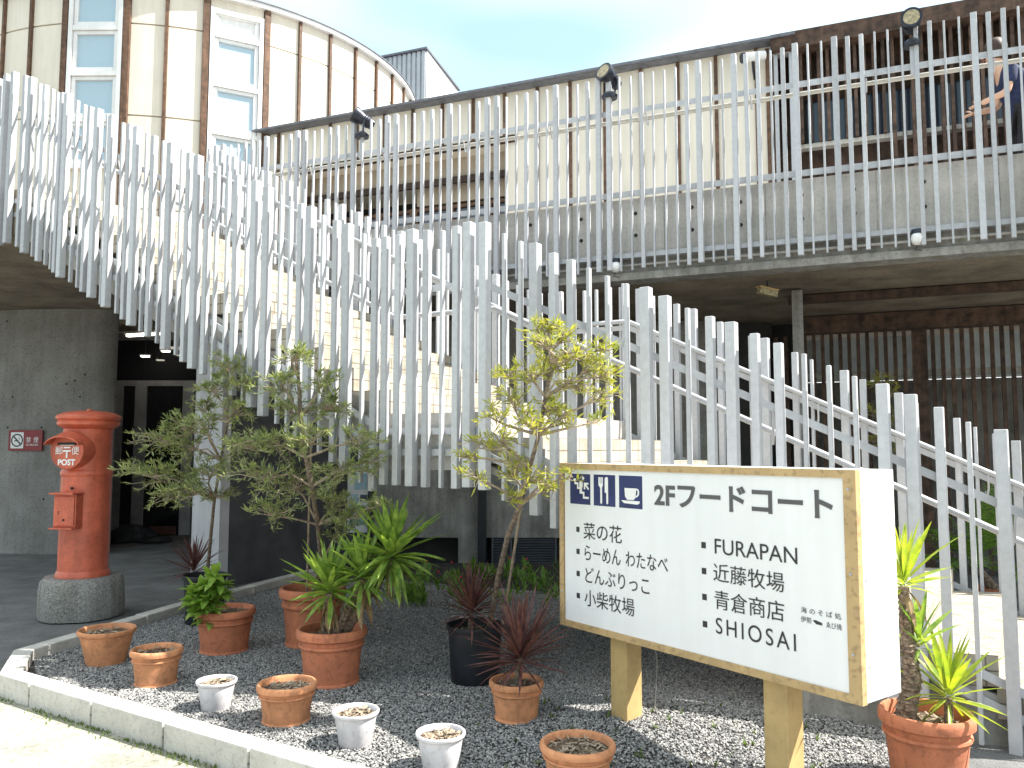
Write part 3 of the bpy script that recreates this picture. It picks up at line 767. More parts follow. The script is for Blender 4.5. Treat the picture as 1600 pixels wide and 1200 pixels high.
# ================================================================== CURVED BUILDING
CC = Vector((-6.06, 15.44, 0)); CR = 4.05
ZE, ZJ1, ZJ2 = 8.22, 7.68, 6.29
def cp(a, r, z=0): return Vector((CC.x + r * math.sin(R(a)), CC.y - r * math.cos(R(a)), z))
cb = thing('curved_building', 'tall round cream clad building with brown battens and white windows at upper left', 'building', (CC.x, CC.y, 0))
mb = MB(); mb.prism([cp(a, CR - .03) for a in range(0, 360, 4)], ZDECK - .3, ZE); mb.build('wall', M_CREAM, cb, fixn=True)
mb = MB(); mb.prism([cp(a, CR + .10) for a in range(0, 360, 4)], ZE, ZE + .07); mb.build('roof', M_WHITEP, cb, fixn=True)
mb = MB(); mb.prism([cp(a, CR + .12) for a in range(0, 360, 4)], ZE + .07, ZE + .085); mb.build('roof_edge', M_FASCIA, cb, fixn=True)
def arc_patch(a0, a1, r0, r1, z0, z1, n=3):
    b = MB(); pts = [cp(a0 + (a1 - a0) * k / n, r1) for k in range(n + 1)] + [cp(a1 - (a1 - a0) * k / n, r0) for k in range(n + 1)]
    b.prism(pts, z0, z1); return b
bat = [-46, -38.3, -30.6, -22.9, -15.2, -7.0, 5.8, 13.5, 21.2, 33.7, 41.2, 49.0, 56.7, 64.4, 72.1, 79.8, 87.5]
big = {-7.0, 5.8, 21.2, 33.7}
for a in bat:
    w = 1.25 if a in big else .62
    arc_patch(a - w / 2, a + w / 2, CR - .02, CR + .055, ZDECK - .2, ZE - .0, 1).build('batten', M_BROWN, cb, fixn=True)
for i in range(len(bat) - 1):
    a0, a1 = bat[i], bat[i + 1]
    if a1 - a0 > 10: continue
    a0 += .7 if a0 in big else .36; a1 -= .7 if a1 in big else .36
    up = ZJ1 if a0 < 49 else ZJ1 + (0.0)
    for z0, z1 in ((up + .012, ZE - .002), (ZJ2 + .012, up - .012), (4.9 + .012, ZJ2 - .012), (ZDECK - .15, 4.9 - .012)):
        arc_patch(a0, a1, CR - .03, CR + .012, z0, z1).build('cladding_panel', M_CREAM, cb, fixn=True)
def round_window(a0, a1, ztop, bands, blank=None):
    P0 = cp(a0, CR + .03); P1 = cp(a1, CR + .03); d = (P1 - P0).normalized(); n = Vector((d.y, -d.x, 0)); L = (P1 - P0).length
    zb = bands[-1][0]
    fr = MB()
    for t in (.03, L - .03):
        fr.box(P0 + d * t - n * .02 + UP * ((ztop + zb) / 2), .06, .09, ztop - zb, d)
    zz = sorted({ztop} | {b[1] for b in bands} | {zb})
    for (z0, z1) in bands:
        fr.box(P0 + d * L / 2 - n * .02 + UP * (z0 + .0), L - .124, .085, .07, d)
    fr.box(P0 + d * L / 2 - n * .02 + UP * (ztop - .035), L - .124, .085, .07, d)
    w_ = fr.build('window', M_WHITEP, cb, fixn=True)
    for k, (z0, z1) in enumerate(bands):
        # sash
        sb = MB(); zi0, zi1 = z0 + .04, z1 - .04
        for t in (.095, L - .095): sb.box(P0 + d * t - n * .03 + UP * ((zi0 + zi1) / 2), .055, .05, zi1 - zi0, d)
        sb.box(P0 + d * L / 2 - n * .03 + UP * (zi0 + .03), L - .25, .05, .06, d); sb.box(P0 + d * L / 2 - n * .03 + UP * (zi1 - .025), L - .25, .05, .05, d)
        sb.build('sash', M_WHITEP, w_, fixn=True)
        pb = MB(); pb.box(P0 + d * L / 2 - n * .045 + UP * ((zi0 + zi1) / 2), L - .2, .01, zi1 - zi0 - .02, d)
        pb.build('pane', M_WHITEP if (blank is not None and k in blank) else M_GLASSB, w_, fixn=True)
def zc(px, py, Y=11.42): return D(px, py, Y).z
zA, zB_ = zc(150, 46), zc(150, 117)
hh = zA - zB_
round_window(-6.2, 5.0, zA + hh, [(zA, zA + hh), (zB_, zA), (zB_ - hh, zB_), (zB_ - 2 * hh, zB_ - hh)])
zt2, z21, z22, z23 = zc(370, 22, 11.85), zc(370, 62, 11.85), zc(370, 138, 11.85), zc(370, 212, 11.85)
round_window(22.0, 32.9, zt2, [(z21, zt2), (z22, z21), (z23, z22), (z23 - 1.2, z23)], blank=[0])
# wall strip above window 2
arc_patch(22.0, 32.9, CR - .03, CR + .01, zt2 + .02, ZE).build('cladding_panel', M_CREAM, cb, fixn=True)
# stair tower box on the roof
tw = thing('roof_tower', 'small grey ribbed metal stair tower rising behind the round roof', 'tower', D(660, 150, 19.5))
def tp(px, py, Y): v = D(px, py, Y); return v
t0 = tp(586, 120, 19.55); t1 = tp(667, 120, 19.0); t2 = tp(716, 120, 21.5)
zt0 = D(667, 79, 19.0).z; zt2_ = D(713, 142, 21.5).z; dz_ = zt0 - zt2_
mb = MB(); mb.prism([(t0.x, t0.y), (t1.x, t1.y), (t2.x, t2.y), (t0.x + t2.x - t1.x, t0.y + t2.y - t1.y)], lambda k: 6.0, lambda k: [zt0, zt0, zt0 - dz_, zt0 - dz_][k])
mb.build('tower_wall', M_WHITEP, tw, fixn=True)
dd = (t1 - t0); nn = Vector((dd.y, -dd.x, 0)).normalized(); nn = nn if nn.y < 0 else -nn
mrib = mat('grey_ribbed_sheet', (.46, .48, .51), rough=.5, var=.06)
n = 11
for k in range(n):
    p = t0 + dd * ((k + .5) / n); b = MB(); b.box(Vector((p.x, p.y, (6 + zt0) / 2)) + nn * .03, dd.length / n * .62, .06, zt0 - 6 - .02, dd.normalized()); b.build('cladding_rib', mrib, tw)
b = MB(); b.box(Vector(((t0.x + t1.x) / 2, (t0.y + t1.y) / 2, (6 + zt0) / 2)) + nn * .012, dd.length, .02, zt0 - 6.01, dd.normalized()); b.build('backing_sheet', mrib, tw)
b = MB(); b.prism([(t0.x + nn.x * .12, t0.y + nn.y * .12), (t1.x + nn.x * .12 + .05, t1.y + nn.y * .12), (t2.x + .06, t2.y), (t0.x + t2.x - t1.x, t0.y + t2.y - t1.y)], lambda k: [zt0, zt0, zt0 - dz_, zt0 - dz_][k] + .005, lambda k: [zt0, zt0, zt0 - dz_, zt0 - dz_][k] + .05); b.build('roof', M_FASCIA, tw, fixn=True)

# ================================================================== GROUND FLOOR LEFT
gw = thing('concrete_wall', 'curved bare grey concrete wall at far left behind the red post box', 'wall', cp(0, 4.45, 0))
pts = []
for a in [x * 2.5 for x in range(-30, 2)]: pts.append(cp(a, 4.45))
ex = -5.52
for k in range(0, 7):
    t = k / 6 * math.pi / 2; pts.append(Vector((ex - .22 + .22 * math.sin(t), cp(4.2, 4.45).y + .22 - .22 * math.cos(t), 0)))
pts.append(Vector((-6.9, 13.9, 0))); pts.append(Vector((-10.5, 13.9, 0)))
mb = MB(); mb.prism([(p.x, p.y) for p in pts], ZPAVE - .05, ZDECK - .421); mb.build('wall_body', M_WALLC, gw, smooth=True, fixn=True)
# tiny form holes
for px, py in ((11, 502), (20, 620), (117, 595), (133, 585), (104, 600), (125, 620), (65, 668), (12, 668), (115, 470), (30, 690), (68, 780), (180, 620)):
    r = ray(px, py); 
    # intersect with the cylinder
    a_ = r.x ** 2 + r.y ** 2; b_ = -2 * (r.x * CC.x + r.y * CC.y); c_ = CC.x ** 2 + CC.y ** 2 - 4.45 ** 2; dsc = b_ * b_ - 4 * a_ * c_
    if dsc > 0:
        t = (-b_ - math.sqrt(dsc)) / 2 / a_; p = Vector((r.x * t, r.y * t, CH + r.z * t)); ax = (p - Vector((CC.x, CC.y, p.z))).normalized()
        b = MB(); b.lathe([(.014, 0), (.014, .003), (.009, .0035)], 10, p, axis=ax); b.build('form_hole', M_BLACK, gw)

# entrance
en = thing('entrance_screen', 'dark glazed entrance doors with grey frames between the curved wall and the pale pier', 'door', (-5.0, 13.3, ZPAVE))
Ye = 13.25
mfr = mat('grey_door_frame', (.34, .34, .36), rough=.5, var=.1)
def vb(mb, x0, x1, z0, z1, y=Ye, dep=.08): mb.prism([(x0, y), (x1, y), (x1, y + dep), (x0, y + dep)], z0, z1)
xs = [D(px, 700, Ye).x for px in (186, 208, 226, 283, 300)]
ztr = D(250, 603, Ye).z; zto = ZDECK - .43
fr = MB()
for a, b_ in ((-6.6, xs[0] + .03), (xs[1], xs[2]), (xs[3], xs[4])): vb(fr, a, b_, ZPAVE, ztr)
vb(fr, -6.6, -4.3, ztr, ztr + .09, dep=.1); vb(fr, -6.6, -4.3, zto - .12, zto, dep=.1)
fr.build('frame', mfr, en, fixn=True)
dp = MB(); vb(dp, -6.6, xs[1], ZPAVE, ztr, Ye + .03, .01); vb(dp, xs[2], xs[3], ZPAVE + .0, ztr, Ye + .03, .01); dp.build('door', M_GLASSD, en, fixn=True)
dp = MB(); vb(dp, -6.6, -4.3, ztr + .09, zto - .12, Ye + .03, .01); dp.build('transom_window', M_GLASSD, en, fixn=True)
dp = MB(); vb(dp, xs[2] + .1, xs[3] - .05, ZPAVE + .01, .18, Ye + .015, .01); dp.build('kick_plate', mat('brown_kick_plate', (.11, .05, .035), rough=.5), en, fixn=True)
for (x, z) in ((xs[1] + .07, ztr + .55), (xs[2] + .25, ztr + .35)): pass
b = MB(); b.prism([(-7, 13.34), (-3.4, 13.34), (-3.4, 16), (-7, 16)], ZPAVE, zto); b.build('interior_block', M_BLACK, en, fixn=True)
# doormat bundle at the door
tag(thing('dark_bundle', 'dark folded mats lying by the entrance doors', 'mats', D(198, 838, 11.6)), group=None)
bd = bpy.data.objects['dark_bundle']
g0 = G(205, 846, ZPAVE)
bd.location = g0
mb = MB(); mb.lathe([(.02, 0), (.36, 0), (.38, .05), (.30, .16), (.16, .24), (.04, .26)], 20, g0, wob=.35, sq=(1, .6)); mb.build('mat_pile', M_BPOT, bd, smooth=True)
mb = MB(); mb.lathe([(.02, 0), (.22, 0), (.24, .03), (.16, .08), (.03, .09)], 16, g0 + Vector((.42, -.1, 0)), wob=.4, sq=(1, .7)); mb.build('mat_pile', M_BPOT, bd, smooth=True)
# ceiling lights inside the porch
for (px, py, z, L, lab) in ((224, 523, 3.33, .62, 'lit strip light on the porch ceiling above the entrance'),):
    r = ray(px, py); t = (z - CH) / r.z; p = Vector((r.x * t, r.y * t, z)); p.y = min(p.y, 12.9)
    p = D(px, py, 12.4)
    o = thing('strip_light', lab, 'light', p)
    b = MB(); b.box(p, L, .06, .035, (1, -.35, 0)); b.build('tube', M_TUBE, o)
    b = MB(); b.box(p + UP * .04, L + .06, .1, .04, (1, -.35, 0)); b.build('housing', M_WHITEP, o)
    b = MB(); b.tube([p + UP * .05, Vector((p.x, p.y, ZDECK - .42))], .008, 6); b.build('hanger', M_WHITEP, o)
for px, py, lab in ((259, 549, 'small square downlight right of the strip light'), (227, 557, 'small square downlight left, seen lower in the porch')):
    p = D(px, py, 13.0); o = thing('downlight', lab, 'light', p)
    b = MB(); b.box(p, .11, .08, .018); b.build('lens', M_TUBE, o)
    b = MB(); b.box(p + UP * .02, .14, .1, .02); b.build('housing', M_WHITEP, o)
    b = MB(); b.tube([p + UP * .03, Vector((p.x, p.y, ZDECK - .42))], .006, 6); b.build('hanger', M_LAMPB, o)

# pale pier and cross wall, stair shade put into the wall colour
C0 = Vector((G(340, 918, ZPAVE).x, G(340, 918, ZPAVE).y, 0))
pl = Vector((G(297, 905, ZPAVE).x, G(297, 905, ZPAVE).y, 0))
bk = Vector((.505, .863, 0))
pier = thing('wall_pier', 'pale lavender grey end pier beside the entrance, base behind the black pot', 'pillar', C0)
mb = MB(); mb.prism([(C0.x, C0.y), (C0.x + bk.x * .12, C0.y + bk.y * .12), (pl.x + bk.x * .12, pl.y + bk.y * .12), (pl.x, pl.y)], ZPAVE - .02, ZDECK - .425); mb.build('pier_body', M_PIER, pier, fixn=True)
cw = thing('cross_wall', 'wall running back from the pale pier under the stair, coloured dark for its shade', 'wall', C0 + bk)
c1 = C0 + bk * .121 + (C0 - pl).normalized() * 0.0
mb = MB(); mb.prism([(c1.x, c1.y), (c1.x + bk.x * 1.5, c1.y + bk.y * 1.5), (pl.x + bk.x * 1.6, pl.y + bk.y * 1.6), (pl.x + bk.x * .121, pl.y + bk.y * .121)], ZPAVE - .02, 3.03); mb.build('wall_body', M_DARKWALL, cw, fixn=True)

# back wall under the deck, behind the landing
YB = 9.95
xw0 = D(584, 800, YB).x
bw = thing('under_deck_wall', 'weathered grey concrete wall with vents under the stair landing', 'wall', (xw0, YB, 0))
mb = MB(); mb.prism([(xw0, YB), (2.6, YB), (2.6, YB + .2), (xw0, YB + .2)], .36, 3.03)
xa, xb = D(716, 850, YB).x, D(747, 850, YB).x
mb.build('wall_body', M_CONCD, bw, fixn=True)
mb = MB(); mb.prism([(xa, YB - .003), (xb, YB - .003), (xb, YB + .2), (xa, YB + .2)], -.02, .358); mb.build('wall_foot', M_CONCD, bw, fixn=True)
xp0, xp1 = D(747, 850, YB).x, D(760, 850, YB).x
mb = MB(); mb.prism([(xp0, YB - .12), (xp1, YB - .12), (xp1, YB - .004), (xp0, YB - .004)], -.02, 3.0); mb.build('dark_post', M_BPOT, bw, fixn=True)
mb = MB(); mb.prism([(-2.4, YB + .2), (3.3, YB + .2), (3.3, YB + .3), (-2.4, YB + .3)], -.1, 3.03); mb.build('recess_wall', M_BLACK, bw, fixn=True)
mb = MB(); mb.prism([(-2.45, YB + .0), (xw0 - .01, YB + .0), (xw0 - .01, YB + .2), (-2.45, YB + .2)], -.1, 3.03); mb.build('dark_wall_section', M_DARKWALL, bw, fixn=True)  # left stretch of the wall, its shade put into the colour
mv = mat('vent_louvre_paint', (.10, .11, .13), rough=.5)
for (p0, p1) in ((768, 800), (803, 870)):
    x0, x1 = D(p0, 860, YB).x, D(p1, 860, YB).x
    vent = MB(); vent.prism([(x0, YB), (x0 + .02, YB), (x0 + .02, YB + .1), (x0, YB + .1)], -.02, .355); vent.prism([(x1 - .02, YB), (x1, YB), (x1, YB + .1), (x1 - .02, YB + .1)], -.02, .355)
    v_ = vent.build('vent', mv, bw, fixn=True)
    for k in range(11):
        z = .02 + k * .031; b = MB(); b.hexa([(x0 + .02, YB, z), (x1 - .02, YB, z), (x1 - .02, YB + .05, z + .016), (x0 + .02, YB + .05, z + .016)], [(x0 + .02, YB, z + .006), (x1 - .02, YB, z + .006), (x1 - .02, YB + .05, z + .022), (x0 + .02, YB + .05, z + .022)]); b.build('louvre', mv, v_)
b = MB(); x = D(580, 760, YB).x; b.tube([(x, YB - .05, 0), (x, YB - .05, 3.0)], .03, 10); b.build('downpipe', M_BPOT, bw, smooth=True)

# notice board
nb = thing('notice_board', 'notice board with pale printed papers on the dark wall behind the olive tree', 'notice board', D(560, 800, YB - .02))
def nbx(px): return D(px, 780, YB - .02).x
def nbz(py): return D(560, py, YB - .02).z
mb = MB(); mb.prism([(nbx(543), YB - .03), (nbx(577), YB - .03), (nbx(577), YB - .002), (nbx(543), YB - .002)], nbz(832), nbz(722)); mb.build('board', M_WHITEP, nb, fixn=True)
mp1 = mat('poster_blue_print', (.16, .34, .46), rough=.5, var=.4, scale=12, col2=(.5, .6, .62)); mp2 = mat('poster_dark_print', (.07, .08, .14), rough=.5, var=.4, scale=12); mp3 = mat('poster_green_print', (.30, .45, .34), rough=.5, var=.4, scale=10)
for (x0, x1, y0, y1, m_) in ((554, 573, 740, 765, mp1), (545, 552, 728, 742, mp3), (565, 576, 728, 737, mp2), (563, 575, 773, 783, mp2), (546, 560, 772, 800, mp1), (562, 574, 795, 803, mp2), (547, 572, 806, 820, mp3)):
    b = MB(); b.prism([(nbx(x0), YB - .034), (nbx(x1), YB - .034), (nbx(x1), YB - .031), (nbx(x0), YB - .031)], nbz(y1), nbz(y0)); b.build('paper', m_, nb, fixn=True)

# ---------------- dark underside on the right: column, beam, slatted screen
col = thing('deck_column', 'slim brown grey steel column standing under the upper deck', 'column', W(sx(1246, 1.2, 480), 1.2, 0))
sc_ = sx(1246, 1.2, 480)
mb = MB(); mb.box(W(sc_, 1.2, 1.5), .1, .1, 3.05, DK); mb.build('shaft', M_CONCD, col, fixn=True)
mb = MB(); mb.box(W(sc_, 1.2, .02), .2, .2, .04, DK); mb.build('base_plate', M_STEEL, col)
us = thing('slatted_screen', 'dark brown vertical slat screen with pale gaps under the deck at right', 'screen', W(0, 3.2, 0))
s0 = sx(1258, 3.2, 540); 
mb = MB(); mb.bar(W(s0 - .1, 1.55, 2.99), W(2.6, 1.55, 2.99), .10, .08); mb.build('ceiling_edge_board', M_SLAT, us, fixn=True)
mb = MB(); mb.bar(W(s0 - .1, 3.1, 2.93), W(2.6, 3.1, 2.93), .20, .20); mb.build('header_beam', M_SLAT, us, fixn=True)
s = s0; k = 0
while s < 2.5:
    if not (26 <= k % 34 <= 27): slat(us, s, 3.2, ZPAVE, 2.84, w=.042, dep=.03)
    s += .10; k += 1
for q in (s0 + 1.28, s0 + 2.45, s0 + 3.6):
    b = MB(); b.box(W(q, 3.23, 1.4), .12, .09, 2.9, DK); b.build('post', M_SLAT, us)
mb = MB(); mb.bar(W(s0, 3.27, 2.33), W(2.5, 3.27, 2.33), .05, .085); mb.build('pale_rail', M_KERB, us, fixn=True)
mb = MB(); mb.prism([wp(s0 - .05, 4.2), wp(2.5, 4.2), wp(2.5, 4.25), wp(s0 - .05, 4.25)], 2.33, 2.9); mb.build('daylight_panel', M_PALEB, us, fixn=True)  # added board, brightness beyond the upper gaps put into its colour
mb = MB(); mb.prism([wp(s0 - .05, 4.2), wp(2.5, 4.2), wp(2.5, 4.25), wp(s0 - .05, 4.25)], ZPAVE, 2.32); mb.build('shaded_panel', M_CONCD, us, fixn=True)  # added darker board, dimmer light of the lower gaps put into its colour
# darker slats left of the column, in front of the dark recess
us2 = thing('slatted_screen', 'short dark reddish slat screen left of the deck column', 'screen', W(-3, 3.3, 0))
sa, sb_ = sx(1166, 3.3, 540), sx(1236, 3.3, 540)
s = sa
while s < sb_:
    slat(us2, s, 3.3, ZPAVE, 2.84, w=.05, dep=.05); s += .12
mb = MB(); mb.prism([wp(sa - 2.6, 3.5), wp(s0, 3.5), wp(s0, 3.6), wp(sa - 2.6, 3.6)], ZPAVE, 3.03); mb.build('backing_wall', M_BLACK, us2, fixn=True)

# ================================================================== text helper
def text_part(parent, body, org, ux, uy, nrm, box, m, name='lettering', bold=0.0, lift=.002, thick=.0012, shear=0):
    c = bpy.data.curves.new('t', 'FONT'); c.body = body; c.offset = bold; c.space_character = 1.3 if body == 'SHIOSAI' else 1.0; c.resolution_u = 6; c.extrude = 0.0
    if shear: c.shear = shear
    o = bpy.data.objects.new('t', c); COL.objects.link(o)
    dg = bpy.context.evaluated_depsgraph_get(); me = bpy.data.meshes.new_from_object(o.evaluated_get(dg))
    COL.objects.unlink(o); bpy.data.objects.remove(o)
    xs_ = [v.co.x for v in me.vertices]; ys_ = [v.co.y for v in me.vertices]
    x0, x1, y0, y1 = min(xs_), max(xs_), min(ys_), max(ys_)
    u0, v0, u1, v1 = box
    inv = wmat(parent).inverted()
    for v in me.vertices:
        u = u0 + (v.co.x - x0) / (x1 - x0) * (u1 - u0); w_ = v0 + (v.co.y - y0) / (y1 - y0) * (v1 - v0)
        v.co = inv @ (org + ux * u + uy * w_ + nrm * lift)
    me.materials.clear(); me.materials.append(m); me.update(); me.name = name
    ob = bpy.data.objects.new(name, me); COL.objects.link(ob); ob.parent = parent
    return ob
def shape_part(parent, polys, org, ux, uy, nrm, m, name, lift=.002, th=.0015):
    mb = MB()
    for pg in polys:
        n = len(pg); i = len(mb.v)
        mb.v += [org + ux * u + uy * v + nrm * (lift + th) for u, v in pg] + [org + ux * u + uy * v + nrm * lift for u, v in pg]
        mb.f.append(tuple(range(i, i + n))); mb.f.append(tuple(range(i + 2 * n - 1, i + n - 1, -1)))
        for k in range(n): j = (k + 1) % n; mb.f.append((i + k, i + j, i + n + j, i + n + k))
    return mb.build(name, m, parent, fixn=True)

# ================================================================== SIGN
SL = Vector((0.253, 4.214, 0)); SK = .855; SD = ang(math.degrees(2.506)); SN = Vector((SD.y, -SD.x, 0)); SN = SN if SN.y < 0 else -SN   # outward
SW, SZ, SH, ST = 1.644, .553, .819, .250
sg = thing('food_court_sign', 'large white lightbox sign 2Fフードコート with ochre frame on two ochre posts', 'sign', (SL + SD * SW / 2 - SN * ST / 2))
O = SL + UP * SZ
mb = MB(); mb.box(O + SD * SW / 2 - SN * (ST / 2 + .012) + UP * SH / 2, SW - .004, ST - .02, SH - .004, SD); mb.build('cabinet', M_WHITEP, sg, bevel=.004)
mb = MB()
for (u0, v0, u1, v1) in ((0, 0, SW, .030), (0, SH - .030, SW, SH), (0, .030, .030, SH - .030), (SW - .05, .030, SW, SH - .030)):
    mb.box(O + SD * (u0 + u1) / 2 + UP * (v0 + v1) / 2 - SN * .005, u1 - u0, .03, v1 - v0, SD)
mb.build('frame', M_OCHREL, sg, fixn=True)
mb = MB(); mb.box(O + SD * SW / 2 + UP * SH / 2 - SN * .006, SW - .07, .016, SH - .05, SD); mb.build('face_panel', M_FACE, sg)
FO = O + SN * .0022
TX = [('2Fフードコート', (.775, .744, 1.812, .868), M_TEXTG, .028), ('菜の花', (.21, .522, .527, .618), M_TEXTB, 0), ('らーめん', (.218, .402, .516, .487), M_TEXTB, 0), ('わたなべ', (.556, .404, .864, .487), M_TEXTB, 0),
      ('どんぶりっこ', (.223, .275, .732, .362), M_TEXTB, 0), ('小柴牧場', (.215, .142, .618, .236), M_TEXTB, 0), ('FURAPAN', (1.172, .536, 1.631, .609), M_TEXTB, 0), ('近藤牧場', (1.160, .403, 1.560, .490), M_TEXTB, 0),
      ('青倉商店', (1.164, .272, 1.557, .363), M_TEXTB, 0), ('SHIOSAI', (1.170, .156, 1.612, .232), M_TEXTB, 0), ('海 の そ ば 処', (1.642, .330, 1.834, .356), M_TEXTB, 0), ('伊勢', (1.640, .290, 1.694, .316), M_TEXTB, 0), ('ゑび焼', (1.762, .286, 1.835, .312), M_TEXTB, 0)]
for body, bx, m_, bo in TX:
    text_part(sg, body, FO, SD, UP, SN, tuple(q * SK for q in bx), m_, bold=bo)
shape_part(sg, [[(x * SK, y * SK) for x, y in ((1.698, .305), (1.712, .309), (1.742, .302), (1.744, .291), (1.715, .292))]], FO, SD, UP, SN, M_TEXTB, 'brush_stroke', 0, .001)
for u, vs_ in ((.145, (.587, .459, .331, .204)), (1.088, (.585, .459, .333, .202))):
    for v in vs_:
        shape_part(sg, [[(u * SK, (v - .030) * SK), ((u + .028) * SK, (v - .030) * SK), ((u + .028) * SK, v * SK), (u * SK, v * SK)]], FO, SD, UP, SN, M_TEXTB, 'bullet_mark', 0, .001)
def picto(u0, draw):
    o = shape_part(sg, [[(x * SK, y * SK) for x, y in ((u0, .720), (u0 + .178, .720), (u0 + .178, .897), (u0, .897))]], FO, SD, UP, SN, M_NAVY, 'pictogram', 0, .001)
    for pg in draw:
        shape_part(o, [[((u0 + x * .178) * SK, (.720 + y * .177) * SK) for x, y in pg]], FO, SD, UP, SN, M_WFILM, 'white_symbol', .0012, .001)
def circ(cx, cy, r, n=16, a0=0, a1=360): return [(cx + r * math.cos(R(a0 + (a1 - a0) * k / n)), cy + r * math.sin(R(a0 + (a1 - a0) * k / n))) for k in range(n)]
picto(.092, [[(.18, .84), (.30, .84), (.30, .72), (.42, .72), (.42, .57), (.55, .57), (.55, .42), (.72, .42), (.72, .26), (.93, .26), (.93, .19), (.65, .19), (.65, .35), (.49, .35), (.49, .50), (.36, .50), (.36, .65), (.23, .65), (.23, .77), (.18, .77)],
            circ(.66, .86, .055), [(.50, .80), (.62, .80), (.64, .60), (.60, .50), (.52, .50), (.46, .62)], [(.54, .52), (.60, .52), (.60, .40), (.54, .40)], [(.70, .72), (.92, .72), (.92, .66), (.82, .66), (.95, .52), (.90, .48), (.77, .62), (.76, .50), (.70, .50)]])
picto(.300, [[(.24, .92), (.30, .92), (.30, .72), (.325, .72), (.325, .92), (.36, .92), (.36, .72), (.385, .72), (.385, .92), (.44, .92), (.44, .66), (.40, .58), (.40, .10), (.36, .06), (.32, .10), (.32, .58), (.24, .66)],
            [(.53, .88), (.58, .93), (.66, .93), (.68, .85), (.68, .10), (.64, .06), (.60, .10), (.60, .42), (.53, .44)]])
picto(.509, [[(.25, .62), (.75, .62), (.75, .56), (.72, .34), (.64, .26), (.36, .26), (.27, .36)], [(.10, .235), (.90, .235), (.88, .17), (.80, .13), (.22, .15)],
            [(.75, .62), (.84, .60), (.88, .52), (.86, .42), (.80, .36), (.735, .34), (.735, .39), (.79, .42), (.82, .48), (.81, .54), (.77, .57), (.75, .57)]])
# screws
for u in (.02, SW - .03):
    for v in (.17, .45, .75):
        b = MB(); b.lathe([(.006, 0), (.005, .003)], 10, O + SD * u + UP * v + SN * .011, axis=SN); b.build('screw', M_STEEL, sg)
for v in (.13, .43, .72):
    b = MB(); b.lathe([(.006, 0), (.005, .003)], 10, O + SD * (SW + .002) - SN * .04 + UP * v, axis=SD); b.build('screw', M_STEEL, sg)
u1 = .314; 
for u in (u1, SW - .314 - .14):
    c = O + SD * (u + .055) - SN * (ST / 2 - .03); 
    mb = MB(); mb.box(Vector((c.x, c.y, SZ / 2 - .01)) , .11, .10, SZ + .02, SD); mb.build('post', M_OCHRE, sg, bevel=.004)
b = MB(); cc = O + SD * .53 - SN * .12; b.tube([cc, cc - UP * .1 + SD * .02, cc - UP * .3, cc - UP * .4 + SD * .05], .0025, 6); b.build('power_cable', M_CONCD, sg)

# ================================================================== POST BOX
PBc = G(131, 975, ZPAVE); PY = PBc.y + .34
PC = Vector((D(133.5, 800, PY).x, PY, ZPAVE)); sc = PY / FPX
sr = sc * .875
def pz(py): return D(133, py, PY).z
stone = thing('post_box_plinth', 'rough round exposed-aggregate concrete plinth under the red post box', 'plinth', PC)
zt_ = pz(899)
rr_ = 68 * sr
mb = MB(); mb.lathe([(rr_ * .4, 0), (rr_ * .97, 0), (rr_ * 1.0, .05), (rr_ * 1.0, (zt_ - ZPAVE) * .7), (rr_ * .97, (zt_ - ZPAVE) * .9), (rr_ * .9, zt_ - ZPAVE), (.1, zt_ - ZPAVE)], 40, PC, wob=.035); mb.build('plinth_body', M_GRANITE, stone, smooth=True)
pb = thing('post_box', 'tall round vermilion pillar post box marked 郵便 POST with a domed cap', 'post box', Vector((PC.x, PC.y, zt_)))
zb_ = zt_ + .001
H = lambda py: pz(py) - 0
prof = [(.1, zb_), (47.5 * sr * .93, zb_), (47.5 * sr * .93, H(897)), (46 * sr * .93, H(892)), (43.5 * sr * .93, H(889)), (43.5 * sr * .93, H(744)), (45 * sr * .93, H(742)), (45.3 * sr * .93, H(738)), (44 * sr * .93, H(735)), (42 * sr * .93, H(733)), (42 * sr * .93, H(678)), (43 * sr * .93, H(675)), (43 * sr * .93, H(671)), (41 * sr * .93, H(669)), (.05, H(669))]
mb = MB(); mb.lathe([(r, z) for r, z in prof], 48, Vector((PC.x, PC.y, 0))); mb.build('body', M_RED, pb, smooth=True, sharp=30)
cap = [(40 * sr * .93, H(671)), (44 * sr * 1.05, H(667)), (48 * sr * 1.05, H(664)), (48.5 * sr * 1.05, H(660)), (46.5 * sr * 1.05, H(658)), (50 * sr * 1.05, H(655)), (50.5 * sr * 1.05, H(651.5)), (48 * sr * 1.05, H(649)), (38 * sr * 1.05, H(645)), (22 * sr * 1.05, H(642.5)), (5 * sr * 1.05, H(641.5)), (4 * sr * 1.05, H(639.5)), (.005, H(639))]
mb = MB(); mb.lathe([(r, z) for r, z in cap], 48, Vector((PC.x, PC.y, 0))); mb.build('cap', M_RED, pb, smooth=True, sharp=30)
PN = Vector((-.17, -.985, 0)).normalized(); PX = Vector((-PN.y, PN.x, 0)); PX = PX if PX.x > 0 else -PX
hc = Vector((PC.x, PC.y, pz(704)))
rh = 29 * sc
mb = MB(); mb.lathe([(rh * .98, .10), (rh * .98, 39.5 * sr + .055), (rh * .95, 39.5 * sr + .065), (rh * .90, 39.5 * sr + .067), (rh * .86, 39.5 * sr + .060), (.01, 39.5 * sr + .060)], 40, hc, axis=PN); mb.build('slot_housing', M_RED, pb, smooth=True, sharp=30)
mb = MB(); cf = hc + PN * (39.5 * sr + .061)
mb.box(cf + UP * rh * .36 + PN * .003, rh * 1.1, .008, .02, PX); mb.build('letter_slot', M_BLACK, pb)
